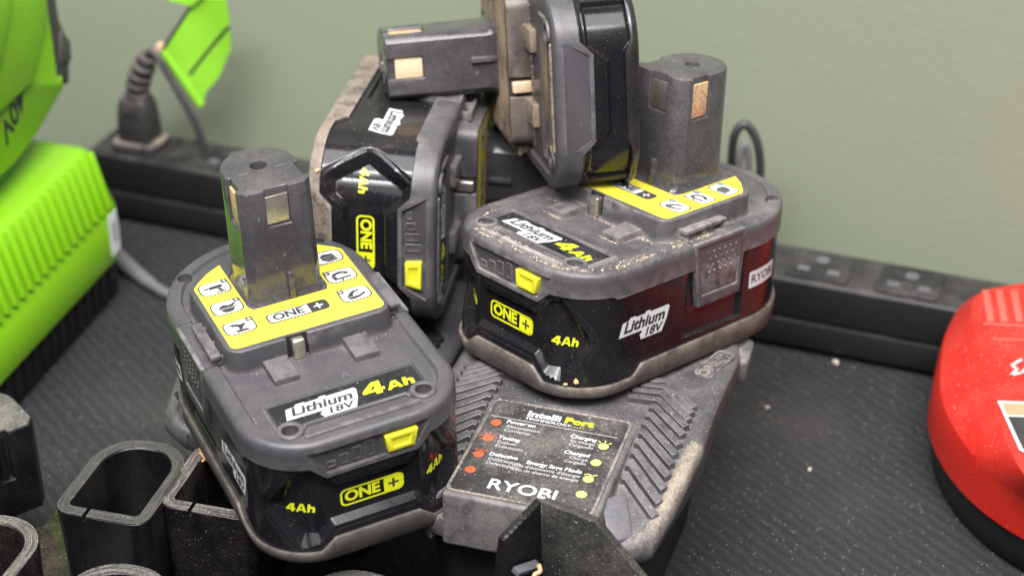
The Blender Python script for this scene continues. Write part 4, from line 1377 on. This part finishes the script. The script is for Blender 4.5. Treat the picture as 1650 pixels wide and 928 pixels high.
def chip(label, loc, size, mat, seed, stretch=(1, 0.6, 0.4)):
    r = np.random.default_rng(seed)
    bm = bmesh.new()
    bmesh.ops.create_icosphere(bm, subdivisions=1, radius=1.0)
    for v_ in bm.verts:
        k = 0.65 + 0.6 * r.random()
        v_.co = Vector((v_.co.x * size * stretch[0] * k, v_.co.y * size * stretch[1] * k, v_.co.z * size * stretch[2] * k))
    me = bpy.data.meshes.new('wood_chip')
    bm.to_mesh(me)
    bm.free()
    o = bpy.data.objects.new('wood_chip', me)
    COL.objects.link(o)
    me.materials.append(M[mat])
    fin(o, None, 20)
    o.location = [c * S for c in loc]
    o.rotation_euler = (r.random() * .4, r.random() * .4, r.random() * 6)
    return tag(o, label, 'wood chip', 'loose chips')


chip('tan wood chip on the mat in front of the power strip', (140.4, 665, 1.0), 2.6, 'pale_chip', 1)
chip('small pale crumb on the mat right of grey charger', (107.0, 631, 0.8), 1.6, 'pale_chip', 2)
chip('white crumb on the mat beside the grey charger flank', (118.6, 587.7, 0.8), 1.3, 'pale_chip', 3)
for k, (P_, loc, sz, lab) in enumerate(((POSE_B, (27.6, -54.0, 6.0), 0.9, 'orange wood chip on the front tray corner of the charger-top pack'),
                                         (POSE_B, (30.4, -52.0, 7.6), 1.2, 'larger orange wood chip above the first on the same tray corner'),
                                         (POSE_C, (-27.0, -54.0, 3.6), 1.5, 'rusty orange smear of sawdust on the tan tray of sideways pack'))):
    q = P_ @ (Vector(loc) * S)
    chip(lab, [c / S for c in q], sz, 'chip', 20 + k, (1, 0.8, 0.6))
o = solid('wood_fibre', join([tube(smooth_path([(6.0, 430.6, 69), (5.4, 432, 71.8), (7.2, 433.2, 72.4), (6.8, 435, 74.2), (8.6, 436.4, 74.6), (8.2, 437.8, 76.2)], 4), 0.7, 6),
                              tube(smooth_path([(5.2, 431.0, 70.8), (7.8, 431.8, 71.4), (9.2, 430.8, 70.2)], 4), 0.6, 6)]), 'chip', None)
tag(o, 'curled pale wood fibre lying on the black corner piece', 'wood fibre')
o = solid('wood_fibre', join([tube(smooth_path([(-108.4, 514.6, 62.4), (-107.6, 513.2, 65.0), (-107.0, 512.4, 63.2), (-106.8, 510.8, 64.6), (-105.6, 509.6, 62.8), (-106.2, 508.0, 63.8)], 4), 0.5, 6),
                              tube(smooth_path([(-108.0, 513.0, 63.0), (-106.2, 513.6, 64.2), (-104.9, 512.2, 63.0)], 4), 0.4, 6)]), 'chip', None)
tag(o, 'frayed tan fibre caught on the rim of the dusty sleeve', 'wood fibre')


# ------------------------------------------------------------------ crumbs of sawdust caught along the edges
M['crumb'] = simple('sawdust_crumb', (0.40, 0.32, 0.22), 0.8, 0, 0.35, 900)


def crumbs(points, parent, smin=0.12, smax=0.42, seed=3):
    r = np.random.default_rng(seed)
    V, F = [], []
    for p in points:
        k = smin + (smax - smin) * r.random() ** 3
        a = r.normal(size=(6, 3)) * 0.25 + np.array([(1, 0, 0), (-1, 0, 0), (0, 1, 0), (0, -1, 0), (0, 0, 1), (0, 0, -0.6)])
        o = len(V)
        V += [tuple(np.array(p) + q * k) for q in a]
        F += [(o + i, o + j, o + 4) for i, j in ((0, 2), (2, 1), (1, 3), (3, 0))] + [(o + j, o + i, o + 5) for i, j in ((0, 2), (2, 1), (1, 3), (3, 0))]
    o = raw('sawdust', V, F, 'crumb')
    o['kind'] = 'stuff'
    return fin(o, parent, 30)


def rim_points(n, s0, s1, off, z, spread, rng, clump=0.75):
    out = []
    c = s0
    for _ in range(n):
        c = rng.uniform(s0, s1) if rng.random() > clump else c + rng.normal() * 1.2
        out.append((*outl(c, off + rng.normal() * spread), z + rng.random() * 0.15))
    return out


rg = np.random.default_rng(11)
pts = rim_points(420, -50, 95, -5.7, 46.25, 0.35, rg) + rim_points(260, 15, 95, -2.6, 47.05, 0.55, rg) + rim_points(200, -22, 22, -2.2, 47.1, 0.5, rg)
pts += [(rg.uniform(-20, 20), -50.6 + rg.normal() * 0.35, 47.1) for _ in range(220)]
pts += [(rg.choice([-1, 1]) * (28.6 + abs(rg.normal()) * 0.8), rg.uniform(-8, 30), 46.2) for _ in range(140)]
pts += [(rg.uniform(-27, 27), -12.0 - abs(rg.normal()) * 0.8, 46.2) for _ in range(140)]
pts += [(rg.choice([-1, 1]) * rg.uniform(9, 19), -22.5 - abs(rg.normal()) * 0.4, 46.2) for _ in range(60)]
crumbs(pts, packB)
pts = rim_points(70, -50, 95, -5.7, 46.25, 0.4, rg) + [(rg.uniform(-27, 27), -12.0 - abs(rg.normal()) * 0.8, 46.2) for _ in range(30)]
crumbs(pts, packA, 0.08, 0.25, 5)
pts = [(rg.uniform(-27, 27), -12.0 - abs(rg.normal()) * 1.6, 46.2) for _ in range(200)] + rim_points(160, -30, 60, -5.7, 46.25, 0.4, rg)
crumbs(pts, packD, 0.10, 0.35, 6)
pts = []
for _ in range(420):
    t_ = rg.random()
    bx, by = np.interp(t_, [0, .3, .65, 1], [46.2, 45.0, 43.0, 40.0]), np.interp(t_, [0, .3, .65, 1], [24, 10, -6, -20])
    zz = np.interp(by, [-28, 8, 26], [70.5, 78, 79]) + 1.7
    pts.append((bx + rg.normal() * 0.7, by, zz - 0.25))
pts += [(rg.uniform(-24, 23), rg.choice([-26.4, 26.4]) + rg.normal() * 0.25, 80.75) for _ in range(160)]
crumbs(pts, charger, 0.08, 0.26, 8)
